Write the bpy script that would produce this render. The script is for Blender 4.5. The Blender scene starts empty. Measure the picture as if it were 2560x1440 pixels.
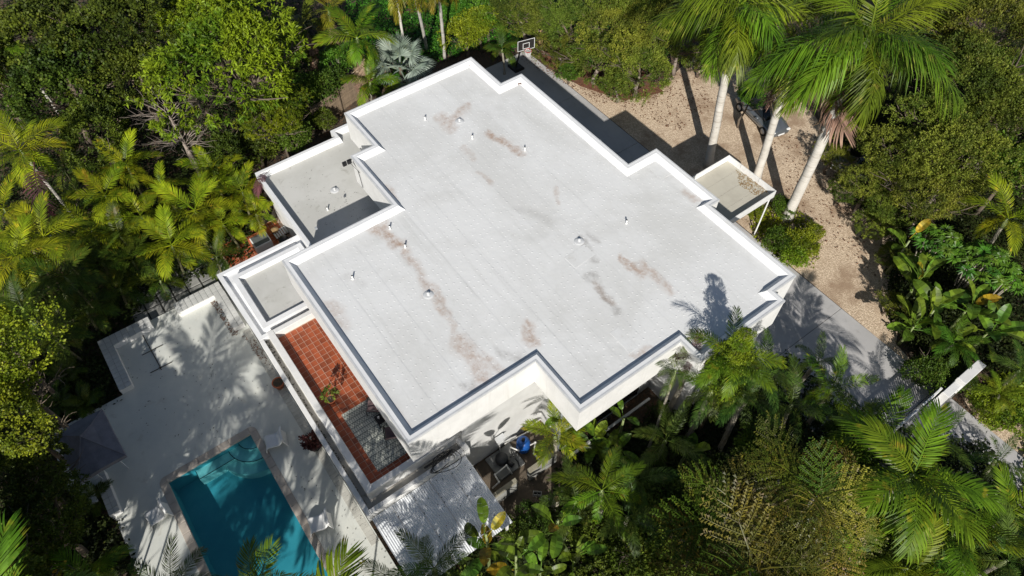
import bpy, math, random
import numpy as np
from mathutils import Vector, Matrix

scene = bpy.context.scene
C = scene.collection
R_ = math.radians
rnd = random.Random(7)

# ------------------------------------------------------------------ camera
CAM_H = 32.5642
ROT = np.array([[0.5918251, 0.8060663, 0.0], [-0.6511832, 0.4783207, 0.5892112], [0.4750826, -0.3485203, 0.8079790]])
ROT[0] /= np.linalg.norm(ROT[0]); ROT[1] -= ROT[0] * (ROT[1] @ ROT[0]); ROT[1] /= np.linalg.norm(ROT[1]); ROT[2] = np.cross(ROT[0], ROT[1])
FPX = 1763.41
cam_d = bpy.data.cameras.new('camera'); cam = bpy.data.objects.new('camera', cam_d); C.objects.link(cam)
cam_d.sensor_width = 36.0; cam_d.lens = FPX / 2560 * 36.0; cam_d.clip_end = 2000
cam.matrix_world = Matrix.Translation((0, 0, CAM_H)) @ Matrix([list(r) for r in ROT.T]).to_4x4()
scene.camera = cam

# ------------------------------------------------------------------ sky, sun, exposure
SUN = Vector((1.328, -1.027, 1.0)).normalized()
SUN_EL = math.asin(SUN.z)
world = bpy.data.worlds.new('World'); scene.world = world; world.use_nodes = True
wn = world.node_tree.nodes; wl = world.node_tree.links
sky = wn.new('ShaderNodeTexSky'); sky.sky_type = 'NISHITA'; sky.sun_disc = False
sky.sun_elevation = SUN_EL; sky.sun_rotation = math.atan2(SUN.x, SUN.y)
wl.new(sky.outputs[0], wn['Background'].inputs[0]); wn['Background'].inputs[1].default_value = 0.058
sun_d = bpy.data.lights.new('sun', 'SUN'); sun_d.energy = 4.9; sun_d.angle = R_(0.53); sun_d.color = (1.0, 0.96, 0.89)
sun = bpy.data.objects.new('sun', sun_d); C.objects.link(sun)
sun.rotation_euler = SUN.to_track_quat('Z', 'Y').to_euler(); sun.location = (30, -20, 40)
vs = scene.view_settings
vs.view_transform = 'Standard'; vs.look = 'None'; vs.exposure = 0.12; vs.gamma = 1.0; vs.use_curve_mapping = False
scene.cycles.max_bounces = 6; scene.cycles.diffuse_bounces = 3; scene.cycles.transparent_max_bounces = 12
scene.cycles.transmission_bounces = 4; scene.cycles.glossy_bounces = 2
scene.cycles.use_denoising = True

def at(px, py, z=0.0):
    """world point at height z seen at photograph pixel (survey of the photograph)"""
    d = np.array([(px - 1280) / FPX, -(py - 720) / FPX, -1.0]) @ ROT
    t = (z - CAM_H) / d[2]
    return Vector((d[0] * t, d[1] * t, z))

# ------------------------------------------------------------------ mesh helpers
class MB:
    def __init__(s): s.v = []; s.f = []
    def add(s, vs_, fs_):
        o = len(s.v); s.v += [tuple(v) for v in vs_]; s.f += [tuple(i + o for i in f) for f in fs_]; return s
    def box(s, x0, x1, y0, y1, z0, z1):
        return s.add([(x0,y0,z0),(x1,y0,z0),(x1,y1,z0),(x0,y1,z0),(x0,y0,z1),(x1,y0,z1),(x1,y1,z1),(x0,y1,z1)],
                     [(0,3,2,1),(4,5,6,7),(0,1,5,4),(1,2,6,5),(2,3,7,6),(3,0,4,7)])
    def bbox(s, x0, x1, y0, y1, z0, z1, b=0.02):
        """box with chamfered top edges"""
        v = []
        for (i, z) in ((0, z0), (0, z1 - b), (b, z1)):
            v += [(x0+i,y0+i,z),(x1-i,y0+i,z),(x1-i,y1-i,z),(x0+i,y1-i,z)]
        f = [(0,3,2,1),(8,9,10,11)]
        for k in (0, 4):
            for j in range(4): f.append((k+j, k+(j+1)%4, k+4+(j+1)%4, k+4+j))
        return s.add(v, f)
    def tube(s, pts, rad, sides=8, cap=True):
        pts = [Vector(p) for p in pts]; n = len(pts)
        if not hasattr(rad, '__len__'): rad = [rad] * n
        v = []; f = []; u = None
        for i, p in enumerate(pts):
            t = (pts[min(i+1,n-1)] - pts[max(i-1,0)]).normalized()
            if u is None: u = t.orthogonal().normalized()
            u = (u - t * u.dot(t)).normalized(); w = t.cross(u)
            for k in range(sides):
                a = 2*math.pi*k/sides; v.append(p + (u*math.cos(a) + w*math.sin(a)) * rad[i])
        for i in range(n-1):
            for k in range(sides):
                a = i*sides+k; b = i*sides+(k+1)%sides; f.append((a, b, b+sides, a+sides))
        if cap: f.append(tuple(range(sides-1,-1,-1))); f.append(tuple(range((n-1)*sides, n*sides)))
        return s.add(v, f)
    def lathe(s, prof, c=(0,0,0), sides=20):
        v = []; f = []
        for r, z in prof:
            for k in range(sides):
                a = 2*math.pi*k/sides; v.append((c[0]+r*math.cos(a), c[1]+r*math.sin(a), c[2]+z))
        for i in range(len(prof)-1):
            for k in range(sides):
                a = i*sides+k; b = i*sides+(k+1)%sides; f.append((a, b, b+sides, a+sides))
        f.append(tuple(range(sides-1,-1,-1))); f.append(tuple(range((len(prof)-1)*sides, len(prof)*sides)))
        return s.add(v, f)
    def prism(s, poly, z0, z1):
        n = len(poly); v = [(p[0],p[1],z0) for p in poly] + [(p[0],p[1],z1) for p in poly]
        f = [tuple(range(n-1,-1,-1)), tuple(range(n,2*n))] + [(i,(i+1)%n,n+(i+1)%n,n+i) for i in range(n)]
        return s.add(v, f)
    def mesh(s, name, smooth=False):
        m = bpy.data.meshes.new(name); m.from_pydata(s.v, [], s.f); m.update()
        if smooth: m.shade_smooth()
        return m

def np_mesh(name, verts, quads, smooth=False):
    m = bpy.data.meshes.new(name); nv = len(verts); nf = len(quads)
    m.vertices.add(nv); m.vertices.foreach_set('co', np.asarray(verts, np.float32).ravel())
    k = quads.shape[1]
    m.loops.add(nf*k); m.loops.foreach_set('vertex_index', np.asarray(quads, np.int32).ravel())
    m.polygons.add(nf); m.polygons.foreach_set('loop_start', np.arange(0, nf*k, k, dtype=np.int32))
    m.update(calc_edges=True)
    if smooth: m.shade_smooth()
    return m

def tag(o, label=None, cat=None, group=None, kind=None):
    if label: o['label'] = label
    if cat: o['category'] = cat
    if group: o['group'] = group
    if kind: o['kind'] = kind
    return o
def empty(name, loc, label=None, cat=None, group=None, rz=0.0, kind=None):
    o = bpy.data.objects.new(name, None); C.objects.link(o); o.location = loc; o.rotation_euler = (0,0,rz)
    o.empty_display_size = 0.3
    return tag(o, label, cat, group, kind)
def link(name, mesh, mat, parent=None, loc=(0,0,0), rot=(0,0,0), scale=(1,1,1)):
    o = bpy.data.objects.new(name, mesh); C.objects.link(o)
    if mat is not None and len(mesh.materials) == 0: mesh.materials.append(mat)
    o.location = loc; o.rotation_euler = rot; o.scale = scale; o.parent = parent
    return o
def wpart(name, mb, mat, parent=None, smooth=False):
    """a mesh in world coordinates, child of an unrotated parent"""
    m = mb.mesh(name, smooth) if isinstance(mb, MB) else mb
    o = link(name, m, mat, parent)
    if parent is not None:
        w = parent.location.copy(); q = parent.parent
        while q is not None: w += q.location; q = q.parent
        o.location = -w
    return o
def struct(name, mb, mat, label=None):
    o = wpart(name, mb, mat); o['kind'] = 'structure'
    if label: o['label'] = label
    return o

# ------------------------------------------------------------------ materials
def new_mat(name):
    m = bpy.data.materials.new(name); m.use_nodes = True
    return m, m.node_tree.nodes, m.node_tree.links, m.node_tree.nodes['Principled BSDF']
def c4(c): return (c[0], c[1], c[2], 1.0)
def mix_col(n, l, fac, a, b):
    x = n.new('ShaderNodeMix'); x.data_type = 'RGBA'
    for sock, val in ((x.inputs[0], fac), (x.inputs[6], a), (x.inputs[7], b)):
        if isinstance(val, bpy.types.NodeSocket): l.new(val, sock)
        elif isinstance(val, (int, float)): sock.default_value = val
        else: sock.default_value = c4(val)
    return x.outputs[2]
def noise(n, l, co, scale, detail=4, rough=0.6, dist=0.0):
    t = n.new('ShaderNodeTexNoise'); t.inputs['Scale'].default_value = scale; t.inputs['Detail'].default_value = detail
    t.inputs['Roughness'].default_value = rough; t.inputs['Distortion'].default_value = dist
    if co is not None: l.new(co, t.inputs['Vector'])
    return t.outputs['Fac']
def ramp(n, l, fac, lo, hi):
    r = n.new('ShaderNodeMapRange'); r.inputs[1].default_value = lo; r.inputs[2].default_value = hi; r.interpolation_type = 'SMOOTHSTEP'
    l.new(fac, r.inputs[0]); return r.outputs[0]
def math_(n, l, op, a, b=None, c=None):
    x = n.new('ShaderNodeMath'); x.operation = op
    for i, v in enumerate((a, b, c)):
        if v is None: continue
        if isinstance(v, bpy.types.NodeSocket): l.new(v, x.inputs[i])
        else: x.inputs[i].default_value = v
    return x.outputs[0]
def bump(n, l, p, h, strength, dist=0.02):
    b = n.new('ShaderNodeBump'); b.inputs['Strength'].default_value = strength; b.inputs['Distance'].default_value = dist
    l.new(h, b.inputs['Height']); l.new(b.outputs[0], p.inputs['Normal'])
def surf(name, a, b, scale=1.5, rough=0.8, bmp=0.0, bscale=30.0, spots=None, spot_col=None, lo=0.35, hi=0.65, rand=0.0, metal=0.0):
    """a = main colour, b = second colour mixed in by large noise; optional dirt spots"""
    m, n, l, p = new_mat(name)
    tc = n.new('ShaderNodeTexCoord'); co = tc.outputs['Object']
    col = mix_col(n, l, ramp(n, l, noise(n, l, co, scale, 6, 0.65), lo, hi), a, b)
    if spots:
        sp = noise(n, l, co, spots, 5, 0.7, 0.6)
        col = mix_col(n, l, math_(n, l, 'MULTIPLY', ramp(n, l, sp, 0.56, 0.75), 0.75), col, spot_col)
    if rand:
        oi = n.new('ShaderNodeObjectInfo'); hs = n.new('ShaderNodeHueSaturation')
        l.new(math_(n, l, 'MULTIPLY_ADD', oi.outputs['Random'], rand, 1.0 - rand/2), hs.inputs['Value']); l.new(col, hs.inputs['Color']); col = hs.outputs[0]
    l.new(col, p.inputs['Base Color']); p.inputs['Roughness'].default_value = rough; p.inputs['Metallic'].default_value = metal
    if bmp: bump(n, l, p, noise(n, l, co, bscale, 5, 0.7), bmp)
    return m
def plain(name, c, rough=0.6, metal=0.0, var=0.12):
    d = tuple(x * (1 - var) for x in c)
    return surf(name, c, d, 3.0, rough, metal=metal)

def leaf_mat(name, a, b, tip=None, rough=0.42, trans=0.28, tcol=None, nscale=0.9, vrange=0.45, hue=0.03):
    a, b = tuple(x*.90 for x in a), tuple(x*.68 for x in b); tip = tuple(x*.9 for x in tip) if tip else None
    """foliage: two greens mixed by noise, varied per object, slightly translucent"""
    m, n, l, p = new_mat(name)
    tc = n.new('ShaderNodeTexCoord'); co = tc.outputs['Object']
    oi = n.new('ShaderNodeObjectInfo')
    v = n.new('ShaderNodeVectorMath'); v.operation = 'ADD'; l.new(co, v.inputs[0])
    cx = n.new('ShaderNodeCombineXYZ'); l.new(math_(n, l, 'MULTIPLY', oi.outputs['Random'], 37.0), cx.inputs[0]); l.new(cx.outputs[0], v.inputs[1])
    col = mix_col(n, l, ramp(n, l, noise(n, l, v.outputs[0], nscale, 3, 0.6), 0.38, 0.62), a, b)
    if tip is not None:
        g = noise(n, l, v.outputs[0], nscale*6, 2, 0.6)
        col = mix_col(n, l, math_(n, l, 'MULTIPLY', ramp(n, l, g, 0.58, 0.72), 0.8), col, tip)
    hs = n.new('ShaderNodeHueSaturation'); l.new(col, hs.inputs['Color'])
    isl = n.new('ShaderNodeNewGeometry').outputs['Random Per Island']
    val = math_(n, l, 'MULTIPLY_ADD', oi.outputs['Random'], vrange, 1 - vrange/2)
    l.new(math_(n, l, 'MULTIPLY', val, math_(n, l, 'MULTIPLY_ADD', isl, 0.7, 0.62)), hs.inputs['Value'])
    r2 = math_(n, l, 'FRACT', math_(n, l, 'MULTIPLY', oi.outputs['Random'], 17.31))
    l.new(math_(n, l, 'MULTIPLY_ADD', r2, hue*1.7, 0.5 - hue*1.0), hs.inputs['Hue'])
    l.new(hs.outputs[0], p.inputs['Base Color']); p.inputs['Roughness'].default_value = rough
    p.inputs['Specular IOR Level'].default_value = 0.22
    if trans > 0:
        t = n.new('ShaderNodeBsdfTranslucent'); mx = n.new('ShaderNodeMixShader'); mx.inputs[0].default_value = trans
        hs2 = n.new('ShaderNodeHueSaturation'); hs2.inputs['Value'].default_value = 1.5; hs2.inputs['Hue'].default_value = 0.485
        l.new(hs.outputs[0], hs2.inputs['Color']); l.new(hs2.outputs[0], t.inputs['Color'])
        l.new(p.outputs[0], mx.inputs[1]); l.new(t.outputs[0], mx.inputs[2])
        l.new(mx.outputs[0], n['Material Output'].inputs['Surface'])
    return m

M = {}
def stucco():
    m, n, l, p = new_mat('white_stucco')
    co = n.new('ShaderNodeTexCoord').outputs['Object']
    col = mix_col(n, l, ramp(n, l, noise(n, l, co, 1.2, 6), .35, .65), (0.76, 0.755, 0.74), (0.70, 0.695, 0.68))
    mp = n.new('ShaderNodeMapping'); mp.inputs['Scale'].default_value = (3.0, 3.0, 0.16); l.new(co, mp.inputs['Vector'])
    col = mix_col(n, l, math_(n, l, 'MULTIPLY', ramp(n, l, noise(n, l, mp.outputs[0], 1.5, 6, .7), .5, .8), .6), col, (0.55, 0.535, 0.50))
    l.new(col, p.inputs['Base Color']); p.inputs['Roughness'].default_value = .8
    bump(n, l, p, noise(n, l, co, 25, 5, .7), .3)
    return m
M['white'] = stucco()
M['cap'] = surf('parapet_coating', (0.80, 0.805, 0.81), (0.74, 0.745, 0.75), 1.6, 0.6, 0.15, 12, 1.1, (0.70, 0.69, 0.66))
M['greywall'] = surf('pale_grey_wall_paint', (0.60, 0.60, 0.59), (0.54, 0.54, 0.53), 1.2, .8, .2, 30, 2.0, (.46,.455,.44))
M['trim'] = plain('white_metal_trim', (0.62, 0.63, 0.64), 0.45)
M['wall_in'] = surf('off_white_paint', (0.70, 0.71, 0.70), (0.62, 0.63, 0.62), 1.5, 0.8)  # off-white paint, slightly greyer than the stucco
M['glass'] = plain('dark_window_glass', (0.012, 0.016, 0.02), 0.08)
M['frame'] = plain('window_frame_metal', (0.42, 0.44, 0.46), 0.4)
M['black'] = plain('black_plastic', (0.012, 0.012, 0.013), 0.5)
M['pvc'] = plain('white_pvc', (0.75, 0.74, 0.70), 0.4)
M['deck'] = surf('painted_deck_concrete', (0.64, 0.645, 0.59), (0.56, 0.575, 0.54), 0.5, 0.75, 0.15, 25, 1.1, (0.47, 0.46, 0.41))
M['bench_tile'] = surf('white_glazed_tile', (0.57, 0.57, 0.55), (0.50, 0.50, 0.48), 2.0, 0.4, rand=0.14)
M['bench'] = surf('bench_grout', (0.36, 0.36, 0.35), (0.30, 0.30, 0.29), 3, 0.9)
M['concrete'] = surf('driveway_concrete', (0.50, 0.485, 0.475), (0.42, 0.41, 0.405), 0.35, 0.85, 0.2, 40, 1.4, (0.34, 0.33, 0.32), rand=0.06)
M['oldconc'] = surf('weathered_concrete', (0.30, 0.30, 0.28), (0.20, 0.20, 0.19), 2.0, 0.9, 0.4, 20, 1.0, (0.11, 0.11, 0.10), rand=0.15)
M['grout'] = surf('dark_joint', (0.05, 0.05, 0.045), (0.03, 0.03, 0.027), 4, 0.95)
M['terra'] = surf('terracotta_tile', (0.36, 0.088, 0.032), (0.26, 0.060, 0.024), 0.8, 0.55, 0.1, 20, 3.0, (0.30, 0.11, 0.06), rand=0.5)
M['tgrout'] = surf('tile_grout', (0.52, 0.38, 0.29), (0.44, 0.32, 0.24), 4, 0.9)
M['coping'] = surf('pool_coping_stone', (0.50, 0.44, 0.375), (0.42, 0.37, 0.32), 2, 0.8, 0.2, 30, rand=0.12)
M['gutter'] = surf('gutter_roofing', (0.47, 0.44, 0.39), (0.34, 0.32, 0.28), 0.9, 0.9, 0.2, 20, 2.0, (0.13, 0.12, 0.09))
M['wood'] = surf('weathered_fence_board', (0.27, 0.20, 0.135), (0.18, 0.135, 0.09), 2.0, 0.9, 0.3, 40, rand=0.35)
M['tan'] = surf('canopy_floor_coating', (0.55, 0.52, 0.44), (0.48, 0.45, 0.38), 0.8, 0.8, 0.1, 20)
M['alu'] = plain('white_aluminium', (0.80, 0.80, 0.79), 0.35)
M['canvas'] = surf('grey_canvas', (0.19, 0.19, 0.225), (0.135, 0.135, 0.165), 1.5, 0.85, 0.1, 60)
M['whiteplastic'] = plain('white_moulded_plastic', (0.78, 0.78, 0.77), 0.35, var=0.04)
M['redpot'] = plain('terracotta_pot', (0.42, 0.12, 0.05), 0.7)
M['rubber'] = plain('black_rubber', (0.014, 0.014, 0.014), 0.7)
M['blue'] = plain('blue_tank_plastic', (0.012, 0.085, 0.33), 0.4)
M['mauve'] = plain('brown_sling_fabric', (0.22, 0.15, 0.15), 0.85)
M['red'] = plain('red_rim_paint', (0.55, 0.04, 0.03), 0.4)
M['silver'] = plain('silver_car_paint', (0.28, 0.30, 0.32), 0.25, 0.7)
M['greycar'] = plain('grey_car_paint', (0.16, 0.165, 0.16), 0.35, 0.4)
M['bark'] = surf('brown_bark', (0.17, 0.13, 0.095), (0.10, 0.08, 0.06), 4, 0.95, 0.5, 25)
M['greybark'] = surf('pale_twig_bark', (0.30, 0.25, 0.21), (0.20, 0.165, 0.14), 4, 0.95, 0.4, 30)
def ringed():
    m, n, l, p = new_mat('pale_palm_trunk')
    co = n.new('ShaderNodeTexCoord').outputs['Object']
    col = mix_col(n, l, ramp(n, l, noise(n, l, co, 0.9, 6), .35, .65), (0.62, 0.59, 0.54), (0.50, 0.47, 0.42))
    mp = n.new('ShaderNodeMapping'); mp.inputs['Scale'].default_value = (.25, .25, 5.0); l.new(co, mp.inputs['Vector'])
    rg = noise(n, l, mp.outputs[0], 1.4, 3, .5)
    col = mix_col(n, l, math_(n, l, 'MULTIPLY', ramp(n, l, rg, .54, .66), .55), col, (0.33, 0.29, 0.24))
    col = mix_col(n, l, math_(n, l, 'MULTIPLY', ramp(n, l, noise(n, l, co, 1.6, 6, .7), .56, .74), .8), col, (0.24, 0.20, 0.155))
    l.new(col, p.inputs['Base Color']); p.inputs['Roughness'].default_value = .9
    bump(n, l, p, rg, .6, .04)
    return m
M['royaltrunk'] = ringed()
M['palmtrunk'] = surf('ringed_palm_trunk', (0.34, 0.31, 0.25), (0.22, 0.20, 0.15), 2.5, 0.9, 0.4, 14)
M['arecastem'] = surf('green_brown_palm_stem', (0.15, 0.14, 0.07), (0.10, 0.095, 0.05), 2.5, .8, .3, 14)
M['shaft'] = surf('green_crownshaft', (0.24, 0.28, 0.12), (0.17, 0.22, 0.08), 1.5, 0.5)
M['rust_leaf'] = surf('dry_fallen_leaf', (0.22, 0.085, 0.035), (0.10, 0.045, 0.022), 4, 0.9, rand=0.3)
M['tan_leaf'] = surf('pale_dry_leaf', (0.38, 0.26, 0.12), (0.26, 0.16, 0.07), 5, 0.9)
M['dark_leaf'] = surf('dark_dry_leaf', (0.05, 0.045, 0.035), (0.03, 0.028, 0.02), 5, 0.95)

# foliage
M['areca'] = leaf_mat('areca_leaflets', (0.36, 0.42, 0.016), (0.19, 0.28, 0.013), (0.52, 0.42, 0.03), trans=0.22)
M['areca_shade_dk'] = leaf_mat('dark_green_shade_leaflets', (0.10, 0.155, 0.014), (0.060, 0.11, 0.012), (0.20, 0.18, 0.018), trans=0.17)  # areca greens darkened to stand for shade; also a dark green on fishtails
M['king'] = leaf_mat('king_palm_leaflets', (0.165, 0.275, 0.014), (0.095, 0.195, 0.012), (0.33, 0.30, 0.025), trans=0.2)
M['royal'] = leaf_mat('royal_palm_leaflets', (0.165, 0.265, 0.016), (0.100, 0.19, 0.014), (0.30, 0.32, 0.05), trans=0.17)
M['foxtail'] = leaf_mat('foxtail_leaflets', (0.28, 0.25, 0.02), (0.17, 0.19, 0.016), (0.38, 0.26, 0.04), trans=0.17)
M['feather'] = leaf_mat('fine_feather_leaflets', (0.095, 0.165, 0.024), (0.060, 0.120, 0.018), (0.17, 0.19, 0.04), trans=0.17)
M['silverfan'] = leaf_mat('silver_fan_leaf', (0.38, 0.45, 0.38), (0.27, 0.35, 0.27), (0.36, 0.40, 0.20), trans=0.2)
M['deadfrond'] = leaf_mat('dead_frond', (0.42, 0.30, 0.20), (0.28, 0.185, 0.125), (0.50, 0.40, 0.31), trans=0.1, rough=0.9)
M['purplefrond'] = leaf_mat('reddish_dead_frond', (0.14, 0.065, 0.055), (0.085, 0.042, 0.042), trans=0.1, rough=0.9)
M['mango'] = leaf_mat('mango_leaves', (0.235, 0.31, 0.014), (0.120, 0.215, 0.012), (0.32, 0.33, 0.025), nscale=0.35, trans=0.17, rough=.5)
M['oak'] = leaf_mat('dark_tree_leaves', (0.105, 0.160, 0.016), (0.058, 0.100, 0.013), (0.20, 0.22, 0.03), nscale=0.4, trans=0.16, rough=.55)
M['olive'] = leaf_mat('olive_tree_leaves', (0.20, 0.255, 0.030), (0.105, 0.165, 0.020), (0.30, 0.28, 0.07), nscale=0.5, trans=0.22, rough=.6)
M['lime'] = leaf_mat('lime_shrub_leaves', (0.235, 0.310, 0.016), (0.135, 0.225, 0.014), (0.32, 0.34, 0.025), nscale=0.6, trans=0.16, rough=.5)
M['green'] = leaf_mat('mid_green_leaves', (0.090, 0.215, 0.018), (0.055, 0.145, 0.014), (0.16, 0.25, 0.03), nscale=0.6, trans=0.17, rough=.5)
M['banana'] = leaf_mat('paddle_leaf', (0.150, 0.255, 0.022), (0.090, 0.175, 0.020), nscale=1.2, trans=0.16, rough=0.38)
M['bananay'] = leaf_mat('yellowing_paddle_leaf', (0.48, 0.36, 0.02), (0.26, 0.24, 0.02), (0.24, 0.10, 0.02), nscale=2.5, trans=0.16, rough=0.5)
M['fishtail'] = leaf_mat('fishtail_leaflets', (0.235, 0.205, 0.030), (0.125, 0.145, 0.024), (0.38, 0.29, 0.20), nscale=1.5, trans=0.15, vrange=.9, hue=.045)
M['purple'] = leaf_mat('purple_leaves', (0.05, 0.018, 0.022), (0.09, 0.03, 0.03), trans=0.1)
M['umbrella'] = leaf_mat('glossy_rosette_leaves', (0.085, 0.185, 0.016), (0.055, 0.135, 0.013), (0.14, 0.24, 0.03), trans=0.16, rough=0.42)
M['under'] = leaf_mat('shade_toned_leaves', (0.040, 0.066, 0.012), (0.022, 0.040, 0.009), (0.075, 0.09, 0.016), nscale=0.6, trans=0.1, rough=.6)  # leaf colour darkened to stand in for shade in the gaps between plants

# ================================================================== GROUND
def soil_mat():
    m, n, l, p = new_mat('leaf_littered_soil')
    co = n.new('ShaderNodeTexCoord').outputs['Object']
    col = mix_col(n, l, ramp(n, l, noise(n, l, co, 0.35, 5, 0.6), 0.4, 0.62), (0.055, 0.045, 0.032), (0.10, 0.072, 0.048))
    v = n.new('ShaderNodeTexVoronoi'); v.inputs['Scale'].default_value = 9.0; l.new(co, v.inputs['Vector'])
    col = mix_col(n, l, math_(n, l, 'MULTIPLY', ramp(n, l, v.outputs['Color'], 0.55, 0.8), 0.6), col, (0.17, 0.085, 0.045))
    l.new(col, p.inputs['Base Color']); p.inputs['Roughness'].default_value = 0.95
    bump(n, l, p, v.outputs['Distance'], 0.8, 0.05)
    return m
def gravel_mat():
    m, n, l, p = new_mat('tan_pea_gravel')
    co = n.new('ShaderNodeTexCoord').outputs['Object']
    v = n.new('ShaderNodeTexVoronoi'); v.inputs['Scale'].default_value = 19.0; l.new(co, v.inputs['Vector'])
    v2 = n.new('ShaderNodeTexVoronoi'); v2.inputs['Scale'].default_value = 30.0; l.new(co, v2.inputs['Vector'])
    sp = n.new('ShaderNodeSeparateColor'); l.new(v.outputs['Color'], sp.inputs[0])
    sp2 = n.new('ShaderNodeSeparateColor'); l.new(v2.outputs['Color'], sp2.inputs[0])
    col = mix_col(n, l, ramp(n, l, sp.outputs[0], 0.15, 0.95), (0.54, 0.415, 0.29), (0.80, 0.65, 0.48))
    col = mix_col(n, l, math_(n, l, 'MULTIPLY', ramp(n, l, sp2.outputs[1], 0.55, 0.8), 0.6), col, (0.32, 0.215, 0.14))
    big = ramp(n, l, noise(n, l, co, 0.45, 5, 0.65), 0.45, 0.68)
    col = mix_col(n, l, math_(n, l, 'MULTIPLY', big, 0.85), col, (0.33, 0.225, 0.145))
    l.new(col, p.inputs['Base Color']); p.inputs['Roughness'].default_value = 0.95
    bump(n, l, p, v.outputs['Distance'], 0.5, 0.04)
    return m
M['soil'] = soil_mat(); M['gravel'] = gravel_mat()
M['mulch'] = surf('red_mulch', (0.20, 0.085, 0.045), (0.12, 0.06, 0.035), 2.5, 0.95, 1.0, 25, 4, (0.30, 0.17, 0.10))
gm = MB(); GX = [-260,-19.6,-9.28,260]; GY = [-260,-5.94,-1.68,260]
for i in range(3):
    for j in range(3):
        if (i, j) != (1, 1): gm.add([(GX[i],GY[j],-.08),(GX[i+1],GY[j],-.08),(GX[i+1],GY[j+1],-.08),(GX[i],GY[j+1],-.08)], [(0,1,2,3)])
struct('ground', gm, M['soil'])
def sheet(name, pts, z, mat):
    w = [at(x, y, z) for x, y in pts]
    return struct(name, MB().add(w, [tuple(range(len(w)))]), mat)
sheet('gravel_yard', [(1372,172),(1430,205),(1480,215),(1560,250),(1640,235),(1700,170),(1760,120),(1850,150),(2010,260),(2070,330),(2120,480),(2230,560),(2260,700),(2240,860),(2335,962),(1972,661),(1622,376)], -0.035, M['gravel'])
sheet('gravel_path', [(2400,985),(2500,960),(2560,960),(2560,1200),(2470,1090)], -0.035, M['gravel'])
sheet('mulch_bed', [(1350,135),(1330,70),(1400,40),(1480,80),(1600,170),(1660,230),(1560,252),(1450,215),(1372,168)], -0.03, M['mulch'])
sheet('equipment_yard', [(1170,1180),(1320,1075),(1450,1100),(1420,1330),(1320,1380),(1270,1330)], -0.05, surf('dirt_yard', (0.135, 0.105, 0.075), (0.085, 0.068, 0.05), 1.2, 0.95, 0.6, 25, 5, (0.20, 0.12, 0.08)))

# driveway in concrete slabs with open joints
drive = empty('driveway', (-10, 25, 0), 'pale concrete driveway running along the back of the white house', kind='structure')
wpart('base', MB().box(-36.5, 8.0, 21.0, 28.02, -0.3, -0.03), M['grout'], drive)
xs = [-36.5, -30.2, -23.9, -17.0, -12.0, -7.1, -0.95, 3.2, 8.0]
for a, b in zip(xs[:-1], xs[1:]):
    wpart('slab', MB().bbox(a+0.012, b-0.012, 20.9, 28.08, -0.2, 0.0, 0.01), M['concrete'], drive)

# ================================================================== HOUSE
ZT, ZF, ZR = 6.56, 4.68, 6.30        # parapet top, fascia bottom, membrane
OUT = [(-30.52,10.84),(-27.27,10.84),(-27.27,9.46),(-22.96,9.46),(-22.96,3.46),(-11.62,3.46),(-11.62,9.78),(-8.68,9.78),(-8.68,15.44),(-7.44,15.44),
       (-7.44,20.70),(-8.09,20.70),(-8.09,22.20),(-13.55,22.20),(-13.55,22.85),(-18.12,22.85),(-18.12,20.85),(-27.46,20.85),(-27.46,19.37),(-30.52,19.37)]
def inset(poly, d):
    n = len(poly); ds = d if hasattr(d, '__len__') else [d]*n; nor = []
    for i in range(n):
        dx = poly[(i+1)%n][0]-poly[i][0]; dy = poly[(i+1)%n][1]-poly[i][1]; L = math.hypot(dx, dy); nor.append((-dy/L, dx/L))
    return [(poly[i][0]+nor[i-1][0]*ds[i-1]+nor[i][0]*ds[i], poly[i][1]+nor[i-1][1]*ds[i-1]+nor[i][1]*ds[i]) for i in range(n)]
def ring(mb, p0, z0, p1, z1):
    n = len(p0); return mb.add([(x,y,z0) for x,y in p0]+[(x,y,z1) for x,y in p1], [(i,(i+1)%n,n+(i+1)%n,n+i) for i in range(n)])
def inside(poly, x, y):
    c = False; n = len(poly)
    for i in range(n):
        (x1,y1),(x2,y2) = poly[i], poly[(i+1)%n]
        if (y1 > y) != (y2 > y) and x < (x2-x1)*(y-y1)/(y2-y1)+x1: c = not c
    return c
def cells(poly, y0=-1e9, y1=1e9):
    X = sorted({round(p[0],4) for p in poly}); Y = sorted({round(p[1],4) for p in poly} | {y for y in (y0,y1) if abs(y) < 1e8})
    for j in range(len(Y)-1):
        if Y[j] < y0-1e-6 or Y[j+1] > y1+1e-6: continue
        run = None
        for i in range(len(X)-1):
            if inside(poly, (X[i]+X[i+1])/2, (Y[j]+Y[j+1])/2): run = (run[0], X[i+1]) if run else (X[i], X[i+1])
            elif run: yield run[0], run[1], Y[j], Y[j+1]; run = None
        if run: yield run[0], run[1], Y[j], Y[j+1]

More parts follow.
